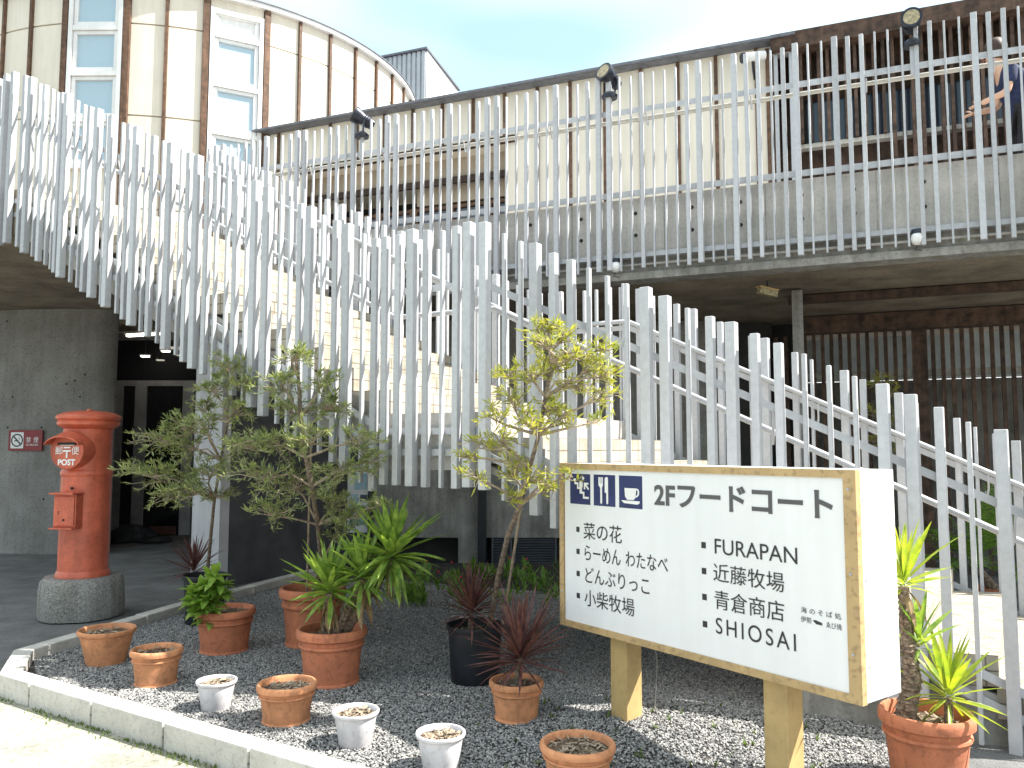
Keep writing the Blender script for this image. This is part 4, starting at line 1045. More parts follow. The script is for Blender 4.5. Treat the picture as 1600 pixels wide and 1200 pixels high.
# hood over the slot
mb = MB(); n = 12; ring = []
for k in range(n + 1):
    t = R(22 + 136 * k / n); ring.append((math.cos(t) * rh * 1.0, math.sin(t) * rh * 1.0))
for k in range(n):
    (x0, y0), (x1, y1) = ring[k], ring[k + 1]
    o0 = .002 ; f0 = .10 * (1 - .25 * abs(x0 / rh)); f1 = .10 * (1 - .25 * abs(x1 / rh))
    dz = -.05
    a0 = cf + PX * x0 + UP * y0; a1 = cf + PX * x1 + UP * y1
    b0 = cf + PX * x0 * 1.08 + UP * (y0 * .62 - .02 + .25 * rh) * 1 + PN * f0; b1 = cf + PX * x1 * 1.08 + UP * (y1 * .62 - .02 + .25 * rh) + PN * f1
    i_ = UP * -.010
    mb.hexa([a0 + i_, a1 + i_, b1 + i_, b0 + i_], [a0, a1, b1, b0])
mb.build('slot_hood', M_RED, pb, smooth=True, fixn=True)
text_part(pb, '郵', cf, PX, UP, PN, (-rh * .68, -rh * .20, -rh * .24, rh * .22), M_WFILM, bold=0)
text_part(pb, '便', cf, PX, UP, PN, (rh * .26, -rh * .20, rh * .70, rh * .22), M_WFILM, bold=0)
shape_part(pb, [[(-rh * .19, rh * .12), (rh * .19, rh * .12), (rh * .19, rh * .20), (-rh * .19, rh * .20)], [(-rh * .22, -.06 * rh), (rh * .22, -.06 * rh), (rh * .22, .03 * rh), (-rh * .22, .03 * rh)], [(-rh * .045, -.38 * rh), (rh * .045, -.38 * rh), (rh * .045, -.061 * rh), (-rh * .045, -.061 * rh)]], cf, PX, UP, PN, M_WFILM, 'postal_mark')
text_part(pb, 'POST', cf, PX, UP, PN, (-rh * .5, -rh * .76, rh * .5, -rh * .44), M_WFILM, bold=.035)
shape_part(pb, [[(-rh * .4, .27 * rh), (rh * .4, .27 * rh), (rh * .4, .30 * rh), (-rh * .4, .30 * rh)]], cf, PX, UP, PN, M_WFILM, 'white_line')
# collection door
dc = Vector((PC.x, PC.y, (pz(770) + pz(820)) / 2)) + PN * (39.5 * sr); dh = pz(770) - pz(820); dw = 42 * sr
mb = MB(); mb.box(dc + PX * .0 - PN * .03, dw * 1.02, .18, dh, PX); bx_ = mb.build('door_housing', M_RED, pb, bevel=.006)
mb = MB(); mb.box(dc + PN * .064, dw * .90, .012, dh * .88, PX); dr_ = mb.build('door', M_RED, pb, bevel=.003)
mb = MB(); mb.box(dc + PN * .045 + UP * (dh / 2 + .008), dw * 1.1, .14, .014, PX); mb.build('door_lip', M_RED, pb, bevel=.003)
mb = MB(); mb.box(dc + PN * .045 - UP * (dh / 2 + .006), dw * 1.06, .13, .012, PX); mb.build('door_lip', M_RED, pb, bevel=.003)
b = MB(); b.lathe([(.009, 0), (.009, .006), (.004, .007)], 12, dc + PN * .070 - UP * dh * .27, axis=PN); b.build('keyhole', M_BLACK, dr_)
b = MB(); b.tube([dc + PN * .071 + UP * .0 - PX * dw * .25, dc + PN * .071 - UP * .03 - PX * dw * .25], .003, 6); b.build('number_mark', M_BLACK, dr_)
b = MB(); b.lathe([(.012, 0), (.012, .012), (.005, .014)], 12, Vector((PC.x, PC.y, pz(761))) + PN * (43.5 * sr - .002) + PX * .03, axis=PN); b.build('rivet', M_BLACK, pb)

# ================================================================== NO SMOKING SIGN on the curved wall
r = ray(41, 688); a_ = r.x ** 2 + r.y ** 2; b_ = -2 * (r.x * CC.x + r.y * CC.y); c_ = CC.x ** 2 + CC.y ** 2 - 4.47 ** 2
t = (-b_ - math.sqrt(b_ * b_ - 4 * a_ * c_)) / 2 / a_; NP = Vector((r.x * t, r.y * t, CH + r.z * t)); nn = (NP - Vector((CC.x, CC.y, NP.z))).normalized(); NX = Vector((-nn.y, nn.x, 0)); NX = NX if NX.x > 0 else -NX
kx = NP.y / FPX
ns = thing('no_smoking_sign', 'dark red 禁煙 no smoking plate on the curved concrete wall', 'sign', NP)
w2, h2 = 28.5 * kx, 16 * kx; NP = NP + nn * .02
mb = MB(); mb.box(NP - nn * .012, w2 * 2, .02, h2 * 2, NX); mb.build('plate', M_SIGNRED, ns)
O2 = NP + nn * .000
shape_part(ns, [[(-w2 * .86, -h2 * .78), (-w2 * .10, -h2 * .78), (-w2 * .10, h2 * .78), (-w2 * .86, h2 * .78)]], O2, NX, UP, nn, M_WFILM, 'white_square', 0, .001)
cx = -w2 * .48; rr = h2 * .64
def ringp(cx, cy, r0, r1, n=24): return [[(cx + r0 * math.cos(2 * math.pi * k / n), cy + r0 * math.sin(2 * math.pi * k / n)), (cx + r1 * math.cos(2 * math.pi * k / n), cy + r1 * math.sin(2 * math.pi * k / n)), (cx + r1 * math.cos(2 * math.pi * (k + 1) / n), cy + r1 * math.sin(2 * math.pi * (k + 1) / n)), (cx + r0 * math.cos(2 * math.pi * (k + 1) / n), cy + r0 * math.sin(2 * math.pi * (k + 1) / n))] for k in range(n)]
shape_part(ns, ringp(cx, 0, rr * .80, rr), O2, NX, UP, nn, M_TEXTB, 'prohibition_ring', .001, .001)
q = rr * .62
shape_part(ns, [[(cx - q - .006, q - .008), (cx - q + .008, q + .006), (cx + q + .006, -q + .008), (cx + q - .008, -q - .006)]], O2, NX, UP, nn, M_TEXTB, 'prohibition_slash', .001, .001)
shape_part(ns, [[(cx - rr * .45, -rr * .16), (cx + rr * .25, -rr * .16), (cx + rr * .25, rr * .0), (cx - rr * .45, rr * .0)], [(cx + rr * .32, rr * .05), (cx + rr * .38, rr * .05), (cx + rr * .38, rr * .45), (cx + rr * .32, rr * .45)]], O2, NX, UP, nn, M_TEXTB, 'cigarette_symbol', .0021, .001)
text_part(ns, '禁', O2, NX, UP, nn, (w2 * .06, -h2 * .22, w2 * .34, h2 * .32), M_WFILM, lift=.002, bold=0)
text_part(ns, '煙', O2, NX, UP, nn, (w2 * .50, -h2 * .22, w2 * .78, h2 * .32), M_WFILM, lift=.002, bold=0)
text_part(ns, 'NO SMOKING', O2, NX, UP, nn, (w2 * .06, -h2 * .52, w2 * .78, -h2 * .34), M_WFILM, lift=.002, bold=.01)

# ================================================================== LAMPS on the deck
def spotlight(p, aim, label, lens=M_LENS, r=.075):
    o = thing('floodlight', label, 'floodlight', p, group='floodlights clamped to the deck fence')
    aim = Vector(aim).normalized()
    side = aim.cross(UP).normalized()
    hd = p + UP * .20 + aim * .06
    b = MB(); b.lathe([(r * .35, -.20), (r * .62, -.19), (r * .72, -.13), (r * .72, -.07), (r * .92, -.02), (r, .0), (r * 1.06, .03), (r * 1.06, .045), (r * .9, .045)], 28, hd, axis=aim); b.build('lamp_head', M_LAMPB, o, smooth=True, sharp=35)
    b = MB(); b.lathe([(.01, .03), (r * .88, .032), (r * .8, .046), (.01, .05)], 28, hd, axis=aim); b.build('lens', lens, o, smooth=True)
    for s_ in (-1, 1):
        b = MB(); b.bar(hd - aim * .08 + side * s_ * r * .86, p + side * s_ * r * .7 + UP * .02, .018, .006, up=side); b.build('bracket_arm', M_LAMPB, o, fixn=True)
    b = MB(); b.lathe([(.005, 0), (r * .85, .0), (r * .9, .03), (r * .5, .06), (.01, .065)], 20, p - UP * .01); b.build('swivel_base', M_LAMPB, o, smooth=True)
    b = MB(); b.bar(p - UP * .26, p - UP * .01, .04, .02, up=NK); b.build('mounting_post', M_STEEL, o, fixn=True)
    for k in range(3):
        b = MB(); b.lathe([(r * .74, 0), (r * .80, .004), (r * .80, .010), (r * .74, .014)], 20, hd - aim * (.09 + .025 * k), axis=aim); b.build('cooling_fin', M_LAMPB, o, smooth=True)
for px, py, aim, lab in ((572, 218, (-.85, -.25, .45), 'floodlight on the left stretch of the deck fence, tilted up to the left'), (956, 158, (-.55, -.55, .25), 'floodlight on the middle of the deck fence, white topped head turned left'), (1424, 78, (-.42, -.88, -.02), 'floodlight on the right of the deck fence, round cream lens facing forward')):
    s = sx(px, .06, py); z = zat(px, py, .06); spotlight(W(s, -.02, z) , aim, lab, r=.078 if px > 1400 else .085)
# security camera
s = sx(1176, OFF - .2, 90); zc_ = zat(1176, 90, OFF - .2)
sc2 = thing('security_camera', 'white bullet security camera under the roof edge of the cream building', 'camera', W(s, OFF - .1, zc_))
p = W(s, OFF - .22, zc_); ax = (-DK * .9 - NK * .35 - UP * .12).normalized()
b = MB(); b.lathe([(.02, -.16), (.05, -.15), (.055, -.12), (.055, .08), (.05, .09)], 24, p, axis=ax); b.build('camera_body', M_WHITEP, sc2, smooth=True)
b = MB(); b.lathe([(.046, .085), (.062, .09), (.062, .13), (.05, .14), (.01, .135)], 24, p, axis=ax); b.build('camera_lens', M_LAMPB, sc2, smooth=True)
b = MB(); b.tube([p - UP * .05, p - UP * .11 + NK * .05, W(s, OFF, zc_ - .18)], .014, 8); b.build('mounting_arm', M_LAMPB, sc2, smooth=True)
# globe lights below the deck edge
for px, py, lab in ((963, 417, 'small white globe lamp under the deck edge nearer the stair landing'), (1433, 373, 'small white globe lamp under the deck edge at the far right')):
    s = sx(px, .02, py); p = W(s, .0, zat(px, py, .0)); o = thing('globe_lamp', lab, 'lamp', p, group='globe lamps under the deck edge')
    b = MB(); b.lathe([(.004, .05), (.03, .047), (.047, .03), (.055, 0), (.047, -.03), (.03, -.047), (.004, -.055)], 20, p); b.build('globe', M_WHITEP, o, smooth=True)
    b = MB(); b.lathe([(.03, .04), (.045, .045), (.045, .075), (.03, .08)], 16, p); b.build('collar', M_LAMPB, o, smooth=True)
    b = MB(); b.bar(p + UP * .07, p + UP * .07 + NK * .08, .03, .03); b.build('arm', M_STEEL, o, fixn=True)
    b = MB(); b.tube([p - UP * .05, p - UP * .09 - DK * .02, p - UP * .1 + DK * .03], .005, 6); b.build('wire', M_LAMPB, o)
# hanging lamp under the deck
p = D(1199, 457, 7.6); hl = thing('hanging_lamp', 'yellowish box lamp hanging from the dark underside of the deck', 'lamp', p)
ax = Vector((1, .2, -.18)).normalized()
b = MB(); b.bar(p - ax * .09, p + ax * .09, .07, .06); b.build('lamp_box', M_LENS, hl, fixn=True)
b = MB(); b.bar(p - ax * .1 + UP * .035, p + ax * .1 + UP * .035, .09, .012); b.build('lamp_shade', M_OCHRE, hl, fixn=True)
b = MB(); b.tube([p + UP * .03, Vector((p.x, p.y, 3.05))], .006, 6); b.build('cable', M_LAMPB, hl)

# ================================================================== POTS
def pot(px, py_bottom, rim_half_px, h_px, style, m, label, group=None, depth_off=None, soil=True, z=0.0, tilt=0, fill=.86):
    g = GB(px, py_bottom)
    csq = math.cos(math.atan((px - 800) / FPX)); rim_half_px *= csq
    Y = g.y; k = Y / FPX; r = rim_half_px * k * 1.0
    Y = Y + r * .72; k = Y / FPX; r = rim_half_px * k
    x = D(px, py_bottom, Y).x
    hgt = h_px * k
    z = min(hbed(x, Y), g.z) - .004
    c = Vector((x, Y, z))
    o = thing('plant_pot', label, 'pot', c, group=group)
    if style == 'rolled':     # rolled rim with a band under it
        pr = [(.3, 0), (.76, 0), (.80, .02), (.79, .05), (.755, .07), (.80, .35), (.845, .60), (.865, .66), (.905, .675), (.925, .70), (.915, .735), (.87, .75), (.875, .81), (.93, .825), (.99, .85), (1.0, .92), (.985, .97), (.95, 1.0), (.89, 1.0), (.86, .97), (.85, .90), (.83, fill - .02)]
    elif style == 'plain':
        pr = [(.3, 0), (.62, 0), (.65, .015), (.83, .62), (.90, .84), (.97, .87), (1.0, .92), (.99, .98), (.96, 1.0), (.90, .99), (.87, .94), (.85, fill - .02)]
    elif style == 'white':
        pr = [(.3, 0), (.66, 0), (.69, .03), (.90, .86), (.93, .865), (.97, .88), (1.0, .92), (1.0, .98), (.97, 1.0), (.92, .99), (.89, .93), (.87, fill - .02)]
    else:                      # black nursery pot
        pr = [(.3, 0), (.80, 0), (.83, .03), (.93, .90), (.98, .905), (1.0, .93), (1.0, .99), (.97, 1.0), (.94, .99), (.92, fill - .02)]
    pr = [(a * r, b * hgt) for a, b in pr]
    n = len(pr)
    mb = MB(); mb.lathe(pr, 48, c, wob=.006); mb.f.pop(); mb.build('pot_body', m, o, smooth=True, sharp=35)
    ri = pr[-1][0]
    sb = MB(); zf = hgt * fill
    rings = 9; sg_ = 28; base = 0
    sb.v.append(c + UP * (zf + .01))
    for q in range(1, rings + 1):
        for j in range(sg_):
            t = 2 * math.pi * j / sg_; rad = ri * 1.02 * q / rings
            pt = c + Vector((math.cos(t) * rad, math.sin(t) * rad, 0)); sb.v.append(pt + UP * (zf + .012 * noise.noise(pt * 30) * (q < rings) - .006 * (q / rings)))
    for j in range(sg_): sb.f.append((0, 1 + j, 1 + (j + 1) % sg_))
    for q in range(rings - 1):
        for j in range(sg_):
            a0 = 1 + q * sg_; b0 = a0 + sg_; j2 = (j + 1) % sg_; sb.f.append((a0 + j, b0 + j, b0 + j2, a0 + j2))
    sb.build('soil', M_POTSOIL, o, smooth=True)
    # crumbs and dry bits on the soil
    cb_ = MB()
    for q in range(90):
        t = random.uniform(0, 6.28); rad = ri * .93 * math.sqrt(random.random()); pt = c + Vector((math.cos(t) * rad, math.sin(t) * rad, zf + .006)); a = random.uniform(0, 6.28); L = random.uniform(.006, .022); w = L * .25
        dx = Vector((math.cos(a), math.sin(a), random.uniform(-.1, .5))) * L; dy = Vector((-math.sin(a), math.cos(a), .2)) * w
        cb_.poly([pt - dx - dy, pt + dx - dy, pt + dx + dy, pt - dx + dy])
    tag(cb_.build('soil_litter', M_TWIG, o), kind='stuff')
    return c, r, hgt, zf, o
pot(165, 1043, 47, 52, 'plain', M_TERRAL, 'wide pale orange flowerpot nearest the kerb corner, soil only')
pot(243, 1075, 42, 53, 'rolled', M_TERRAL, 'small orange rolled-rim pot of bare soil left of the small white pot')
pot(337, 1113, 32, 43, 'white', M_WPOT, 'small white pot between two orange pots, leftmost of the white ones')
pot(447, 1136, 47, 57, 'rolled', M_TERRAL, 'orange rolled-rim pot of dry soil just in front of the yucca pot')
pot(555, 1171, 36, 51, 'white', M_WPOT, 'white pot of dry soil, middle of the three white ones')
pot(688, 1212, 38, 56, 'white', M_WPOT, 'white pot cut by the lower picture edge, rightmost of the white ones')
pot(903, 1246, 58, 66, 'rolled', M_TERRAL, 'orange pot at the lower edge below the sign, seen from above')
P6 = pot(350, 1024, 48, 64, 'rolled', M_TERRA, 'terracotta pot holding the bright green shrub beside the black pot', fill=.90)
P7 = pot(517, 1076, 55, 82, 'rolled', M_TERRA, 'large terracotta pot holding the two-stemmed yucca', fill=.84)
PB_ = pot(487, 1014, 52, 86, 'rolled', M_TERRA, 'large terracotta pot directly behind the yucca pot, holding an olive tree', fill=.84, z=0)
P8 = pot(742, 1072, 44, 86, 'black', M_BPOT, 'black plastic pot with a burgundy cordyline and the yellowish olive tree')
P9 = pot(807, 1131, 42, 57, 'rolled', M_TERRAL, 'orange terracotta pot with a burgundy cordyline left of the sign post')
PA = pot(318, 978, 35, 74, 'black', M_BPOT, 'black plastic pot behind the green shrub, near the pale pier')
PR = pot(1452, 1246, 76, 112, 'rolled', M_TERRA, 'largest terracotta pot at the right edge with a yellow-green yucca', fill=.84)
PF = pot(1556, 958, 33, 36, 'rolled', M_TERRA, 'terracotta pot behind the stair fence holding a dark green palm')

# ================================================================== PLANTS
def leaf_mesh(name, L, w, curve, m, seg=5, fold=.25, base=.45):
    """strap leaf along +X, bending down"""
    vs, fs = [], []
    for i in range(seg + 1):
        t = i / seg
        ww = w * (base + (1 - base) * math.sin(min(1, t * 2.2) * math.pi / 2)) * (1 - max(0, (t - .45) / .55) ** 1.6) + .0006
        x = L * (t - .12 * curve * t * t); z = -curve * L * t * t * .75
        vs += [(x, -ww / 2, z + ww * fold), (x, 0, z), (x, ww / 2, z + ww * fold)]
    for i in range(seg):
        a = i * 3; fs += [(a, a + 3, a + 4, a + 1), (a + 1, a + 4, a + 5, a + 2)]
    me = bpy.data.meshes.new(name); me.from_pydata(vs, [], fs); me.materials.append(m)
    me.polygons.foreach_set('use_smooth', [True] * len(me.polygons)); return me
LEAF = {}
def rosette(parent, c, n, L, m, key, up=.55, w=.024, rng=None, axis=UP, droop=0.5, emin=-25, emax=82):
    rng = rng or random
    if key not in LEAF:
        LEAF[key] = [leaf_mesh('leaf', 1.0, w / L, cv, m) for cv in (.03, .12, .30)]
    for i in range(n):
        f = i / n
        el = R(emin + (emax - emin) * (1 - f) ** .9 + rng.uniform(-10, 10)); az = i * 2.39996 + rng.uniform(-.25, .25)
        l = L * rng.uniform(.75, 1.08) * (0.72 + .28 * math.sin(math.pi * min(1, f * 1.3 + .1)))
        me = LEAF[key][0 if el > R(50) else rng.choice([0, 1]) if el > R(15) else rng.choice([1, 2])]
        rot = Matrix.Rotation(az, 3, 'Z') @ Matrix.Rotation(-el, 3, 'Y') @ Matrix.Rotation(rng.uniform(-.4, .4), 3, 'X')
        if axis is not UP: rot = UP.rotation_difference(axis).to_matrix() @ rot
        e = rot.to_euler()
        p = c + (rot @ Vector((1, 0, 0))) * .012 + axis * (.05 * (1 - f) - .02)
        o = bpy.data.objects.new('leaf', me); COL.objects.link(o); o.parent = parent; o.location = wmat(parent).inverted() @ p
        o.rotation_euler = e; o.scale = (l, l * rng.uniform(.85, 1.15), l)
rp = random.Random(5)
# yucca in the large pot
c, r_, h_, zf, _ = P7
yu = thing('yucca', 'bushy green yucca with two spiky heads growing in the large terracotta pot', 'plant', c + UP * zf)
Hh = D(612, 872, c.y - .05); H2 = D(515, 925, c.y - .12)
b1 = c + Vector((.05, 0, zf)); b2 = c + Vector((-.03, -.04, zf))
mb = MB(); mb.tube([b1, b1.lerp(Hh, .5) + Vector((.0, 0, .0)), Hh], [.04, .032, .026], 10); mb.build('stem', M_YBARK, yu, smooth=True)
mb = MB(); mb.tube([b2, b2.lerp(H2, .5), H2], [.034, .03, .024], 10); mb.build('stem', M_YBARK, yu, smooth=True)
rosette(yu, Hh, 100, .38, M_YUC, 'yuc', rng=rp, w=.047, emin=-65)
rosette(yu, H2, 66, .32, M_YUC, 'yuc', rng=rp, w=.047, emin=-35)
H3 = D(566, 905, c.y - .10); mb = MB(); mb.tube([c + Vector((.02, -.05, zf)), H3], [.03, .022], 10); mb.build('stem', M_YBARK, yu, smooth=True)
rosette(yu, H3, 58, .31, M_YUC, 'yuc', rng=rp, w=.047, emin=-45)
M_DEAD = leafmat('dry_brown_leaf', (0.34, 0.24, 0.13), (0.16, 0.10, 0.06), rough=0.8, trans=0.15)
for hh, nn_ in ((Hh, 12), (H2, 10), (H3, 8)): rosette(yu, hh - UP * .05, nn_, .24, M_DEAD, 'dead', rng=rp, w=.04, emin=-88, emax=-50)
# cordylines
def cordyline(base, head, n, L, label, group='burgundy cordylines'):
    o = thing('cordyline', label, 'plant', base, group=group)
    mb = MB(); mb.tube([base, base.lerp(head, .5), head], [.018, .014, .012], 8); mb.build('stem', M_BARK, o, smooth=True)
    rosette(o, head, int(n * 1.6), L * 1.2, M_CORD, 'cord', rng=rp, w=.019, emin=-20, emax=80); return o
cordyline(P8[0] + UP * P8[3] + Vector((-.03, -.02, 0)), D(737, 958, P8[0].y - .05), 52, .27, 'burgundy cordyline in the black pot left of the yellowish olive trunk')
cordyline(P9[0] + UP * P9[3], D(813, 1030, P9[0].y - .01), 58, .30, 'burgundy cordyline in the orange pot just left of the sign post')
gc = Vector((D(302, 900, PA[0].y + .35).x, PA[0].y + .35, ZBED))
cordyline(gc, D(303, 893, PA[0].y + .30), 46, .26, 'dark burgundy cordyline behind the green shrub near the pale pier')
# green shrub
c, r_, h_, zf, _ = P6
sh = thing('leafy_shrub', 'bright green broad-leaved shrub spilling over the left of its terracotta pot', 'plant', c + UP * zf)
shl = [leaf_mesh('leaf', .125, .056, .35, M_SHRUB, 4, .18, .25), leaf_mesh('leaf', .11, .052, .15, M_SHRUB, 4, .2, .25)]
for me in shl: pass
b0 = c + Vector((-.10, -.10, zf))
tips = [(327, 903), (302, 923), (349, 911), (323, 936), (297, 941), (340, 939), (315, 917), (330, 957), (352, 927), (305, 957), (338, 896), (317, 976), (335, 976)]
for px, py in tips:
    tp_ = D(px, py, c.y - .16 + rp.uniform(-.06, .06)); mid = b0.lerp(tp_, .55) + UP * .03
    mb = MB(); mb.tube([b0, mid, tp_], [.006, .005, .003], 6); mb.build('stem', M_SHRUB, sh, smooth=True)
    for k in range(26):
        f = rp.uniform(.35, 1.0); p = (mid.lerp(tp_, (f - .3) / .7) if f > .3 else b0)
        az = k * 2.4 + rp.uniform(-.3, .3); el = R(rp.uniform(-15, 35) + 40 * (f > .9))
        rot = (Matrix.Rotation(az, 3, 'Z') @ Matrix.Rotation(-el, 3, 'Y')).to_euler()
        o = bpy.data.objects.new('leaf', rp.choice(shl)); COL.objects.link(o); o.parent = sh; o.location = wmat(sh).inverted() @ p; o.rotation_euler = rot; s_ = rp.uniform(.55, 1.05); o.scale = (s_, s_, s_)
# right yucca
c, r_, h_, zf, _ = PR
yr = thing('yucca', 'yellow-green yucca with a tall bare trunk in the largest pot at the right edge', 'plant', c + UP * zf)
t0_ = c + Vector((-.09, .0, zf)); 
trk = [t0_, D(1426, 1060, c.y), D(1418, 1000, c.y), D(1413, 940, c.y), D(1412, 918, c.y)]
mb = MB(); mb.tube(trk, [.042, .034, .026, .021, .018], 12); mb.build('trunk', M_YBARK, yr, smooth=True)
# leaf scar rings
for k in range(26):
    f = k / 26 * (len(trk) - 1); i = int(f); p = trk[i].lerp(trk[i + 1], f - i); rr3 = [.042, .034, .026, .021, .018][i] * 1.04
    b = MB(); b.lathe([(rr3 * .9, 0), (rr3 * 1.08, .005), (rr3 * .92, .012)], 10, p, wob=.2); tag(b.build('leaf_scar', M_YBARK, yr, smooth=True))
rosette(yr, D(1413, 912, c.y), 34, .28, M_YUCY, 'yucy', rng=rp, w=.028, emin=-10, emax=85)
s2 = D(1436, 1008, c.y); mb = MB(); mb.tube([trk[2], s2], [.012, .010], 8); mb.build('stem', M_YBARK, yr, smooth=True)
rosette(yr, D(1413, 918, c.y) - UP * .03, 9, .2, M_DEAD, 'dead', rng=rp, w=.04, emin=-88, emax=-45)
rosette(yr, s2, 22, .22, M_YUC, 'yuc', rng=rp, w=.022, emin=-15, emax=80)
s3 = D(1482, 1090, c.y - .05); mb = MB(); mb.tube([c + Vector((.07, -.04, zf)), s3], [.02, .016], 8); mb.build('stem', M_YBARK, yr, smooth=True)
rosette(yr, s3, 44, .28, M_YUCY, 'yucy', rng=rp, w=.026, emin=-35, emax=85)

# ---------------- trees with many small leaves
def tree(name, label, base, trunkpts, clumps, m, nleaf, lsize, seed, twig_r=.003, yrange=.28, trunk_r=.022, upb=.5, stake=None, cat='tree'):
    rg = random.Random(seed)
    o = thing(name, label, cat, base)
    mb = MB(); mb.tube(trunkpts, [trunk_r * (1 - .55 * i / (len(trunkpts) - 1)) for i in range(len(trunkpts))], 9); mb.build('trunk', M_BARK, o, smooth=True)
    br = MB(); lf = MB()
    for (c, rad, wgt, side) in clumps:
        # branch from the nearest suitable trunk point
        j = min(range(1, len(trunkpts)), key=lambda q: (trunkpts[q] - c).length + (0 if trunkpts[q].z < c.z else 1.0) * .6)
        s0_ = trunkpts[j]; mid = s0_.lerp(c, .5) + Vector((rg.uniform(-.05, .05), rg.uniform(-.05, .05), rg.uniform(0, .06)))
        br.tube([s0_, mid, c], [.009, .006, .004], 5)
        ntw = int(17 * wgt)
        for k in range(ntw):
            d = Vector((rg.gauss(0, 1), rg.gauss(0, .8), rg.gauss(.25, .8))).normalized() * rad * rg.uniform(.45, 1.15)
            st = mid.lerp(c, rg.uniform(.3, 1)); en_ = c + Vector((d.x * side[0], d.y, d.z * side[1]))
            m2_ = st.lerp(en_, .5) + Vector((rg.uniform(-.03, .03), rg.uniform(-.03, .03), rg.uniform(-.01, .05)))
            br.tube([st, m2_, en_], [.0032, .0024, .0014], 4, cap=False)
            L = (en_ - st).length; nl = int(nleaf * rg.uniform(.7, 1.3))
            for q in range(nl):
                f = rg.uniform(.12, 1.03) ** .7; p = st.lerp(m2_, f * 2) if f < .5 else m2_.lerp(en_, f * 2 - 1)
                dr = (en_ - m2_).normalized() * .8 + Vector((rg.gauss(0, .55), rg.gauss(0, .55), rg.gauss(upb * .35, .5)))
                dr.normalize(); l = lsize * rg.uniform(.6, 1.25); w = l * rg.uniform(.055, .10)
                sd = dr.cross(Vector((rg.gauss(0, 1), rg.gauss(0, 1), rg.gauss(0, 1)))).normalized() * w
                mid_ = p + dr * l * .5 + sd.cross(dr) * .25
                i = len(lf.v); lf.v += [p, mid_ - sd, p + dr * l, mid_ + sd]; lf.f += [(i, i + 1, i + 2), (i, i + 2, i + 3)]
    tag(br.build('branches', M_TWIG, o), kind='stuff')
    tag(lf.build('foliage', m, o), kind='stuff')
    if stake:
        b = MB(); b.tube(stake, .008, 6); b.build('stake', M_TWIG, o)
    return o
def CL(lst, Y, dy=.18, seed=1, k=1.0):
    rg = random.Random(seed); out = []
    for (px, py, rpx, w) in lst:
        y = Y + rg.uniform(-dy, dy); p = D(px, py, y); out.append((p, rpx * y / FPX * k, w, (1.15, .85)))
    return out
# tree B (behind the yucca, dark olive)
Yb = 4.9
cB = PB_[0]; bB = cB + UP * PB_[3]
tB = [bB, D(503, 880, cB.y - .15), D(497, 820, 5.2), D(487, 760, 5.05), D(478, 715, 4.97), D(470, 650, 4.93), D(466, 590, 4.9), D(462, 555, 4.9)]
clB = CL([(462, 560, 30, 1), (440, 600, 36, 1.2), (500, 600, 34, 1.1), (455, 650, 40, 1.2), (520, 640, 34, 1.1), (560, 690, 34, 1.1), (490, 690, 44, 1.5), (430, 700, 44, 1.5), (540, 740, 44, 1.4), (590, 720, 28, .6), (460, 760, 50, 1.7), (400, 750, 44, 1.5), (520, 790, 42, 1.4), (560, 810, 34, 1.0), (420, 805, 40, 1.1), (600, 790, 26, .5), (380, 700, 34, 1.0), (530, 835, 26, .6)], Yb, .22, 3)
tree('olive_tree', 'dense dark olive tree behind the yucca, its trunk staked', bB, tB, clB, M_OL_D, 20, .052, 21, trunk_r=.02, upb=1.3, stake=[cB + Vector((-.03, -.05, .3)), D(486, 700, 5.1)])
# tree A (left, from the black pot)
cA = PA[0]; bA = cA + UP * PA[3]
tA = [bA, D(325, 885, cA.y - .1), D(330, 830, 6.0), D(335, 780, 5.85), D(345, 720, 5.7), D(355, 660, 5.65), D(358, 600, 5.6)]
clA = CL([(355, 575, 28, 1), (385, 600, 30, 1), (330, 610, 28, .9), (370, 650, 34, 1.2), (320, 665, 30, 1), (280, 665, 30, 1.2), (240, 690, 34, 1.3), (290, 705, 38, 1.5), (205, 735, 24, .8), (235, 745, 32, 1.3), (285, 750, 36, 1.5), (330, 740, 34, 1.2), (255, 780, 26, 1.0), (300, 775, 26, .9), (375, 700, 34, 1.1), (345, 780, 26, .7), (310, 640, 24, .8)], 5.6, .2, 4)
tree('olive_tree', 'loose green olive tree at left with a low branch reaching toward the post box', bA, tA, clA, M_OL_D, 18, .054, 22, trunk_r=.015, upb=1.0)
# tree C (yellow-green, in front of the fence)
c8 = P8[0]; b8 = c8 + UP * P8[3] + Vector((.08, .03, 0))
tC = [b8, D(778, 905, c8.y - .2), D(793, 840, 4.35), D(812, 790, 4.2), D(828, 730, 4.1), D(842, 680, 4.05), D(852, 620, 4.03), D(862, 570, 4.02)]
clC = CL([(840, 520, 24, .8), (870, 512, 20, .6), (945, 620, 26, .6), (720, 715, 22, .4), (850, 540, 28, 1.0), (880, 530, 22, .8), (900, 560, 30, 1.1), (930, 575, 26, .9), (950, 590, 22, .8), (865, 575, 34, 1.3), (830, 585, 30, 1.0), (785, 590, 24, .7), (905, 610, 30, 1.0), (940, 545, 20, .5), (860, 640, 30, .9), (800, 630, 28, .8), (770, 655, 28, .8), (890, 660, 24, .6), (930, 660, 20, .4), (830, 670, 34, 1.2), (780, 690, 30, 1.0), (745, 700, 24, .5), (800, 740, 34, 1.1), (840, 750, 30, .9), (740, 745, 24, .5), (860, 765, 20, .5), (790, 780, 22, .5), (895, 745, 16, .3)], 4.02, .13, 6)
tree('olive_tree', 'sparse yellow-green olive tree in front of the stair fence left of the sign', b8, tC, clC, M_OL_Y, 9, .054, 23, trunk_r=.017, upb=1.6, stake=[c8 + Vector((.16, .0, .3)), D(822, 740, 4.35)])
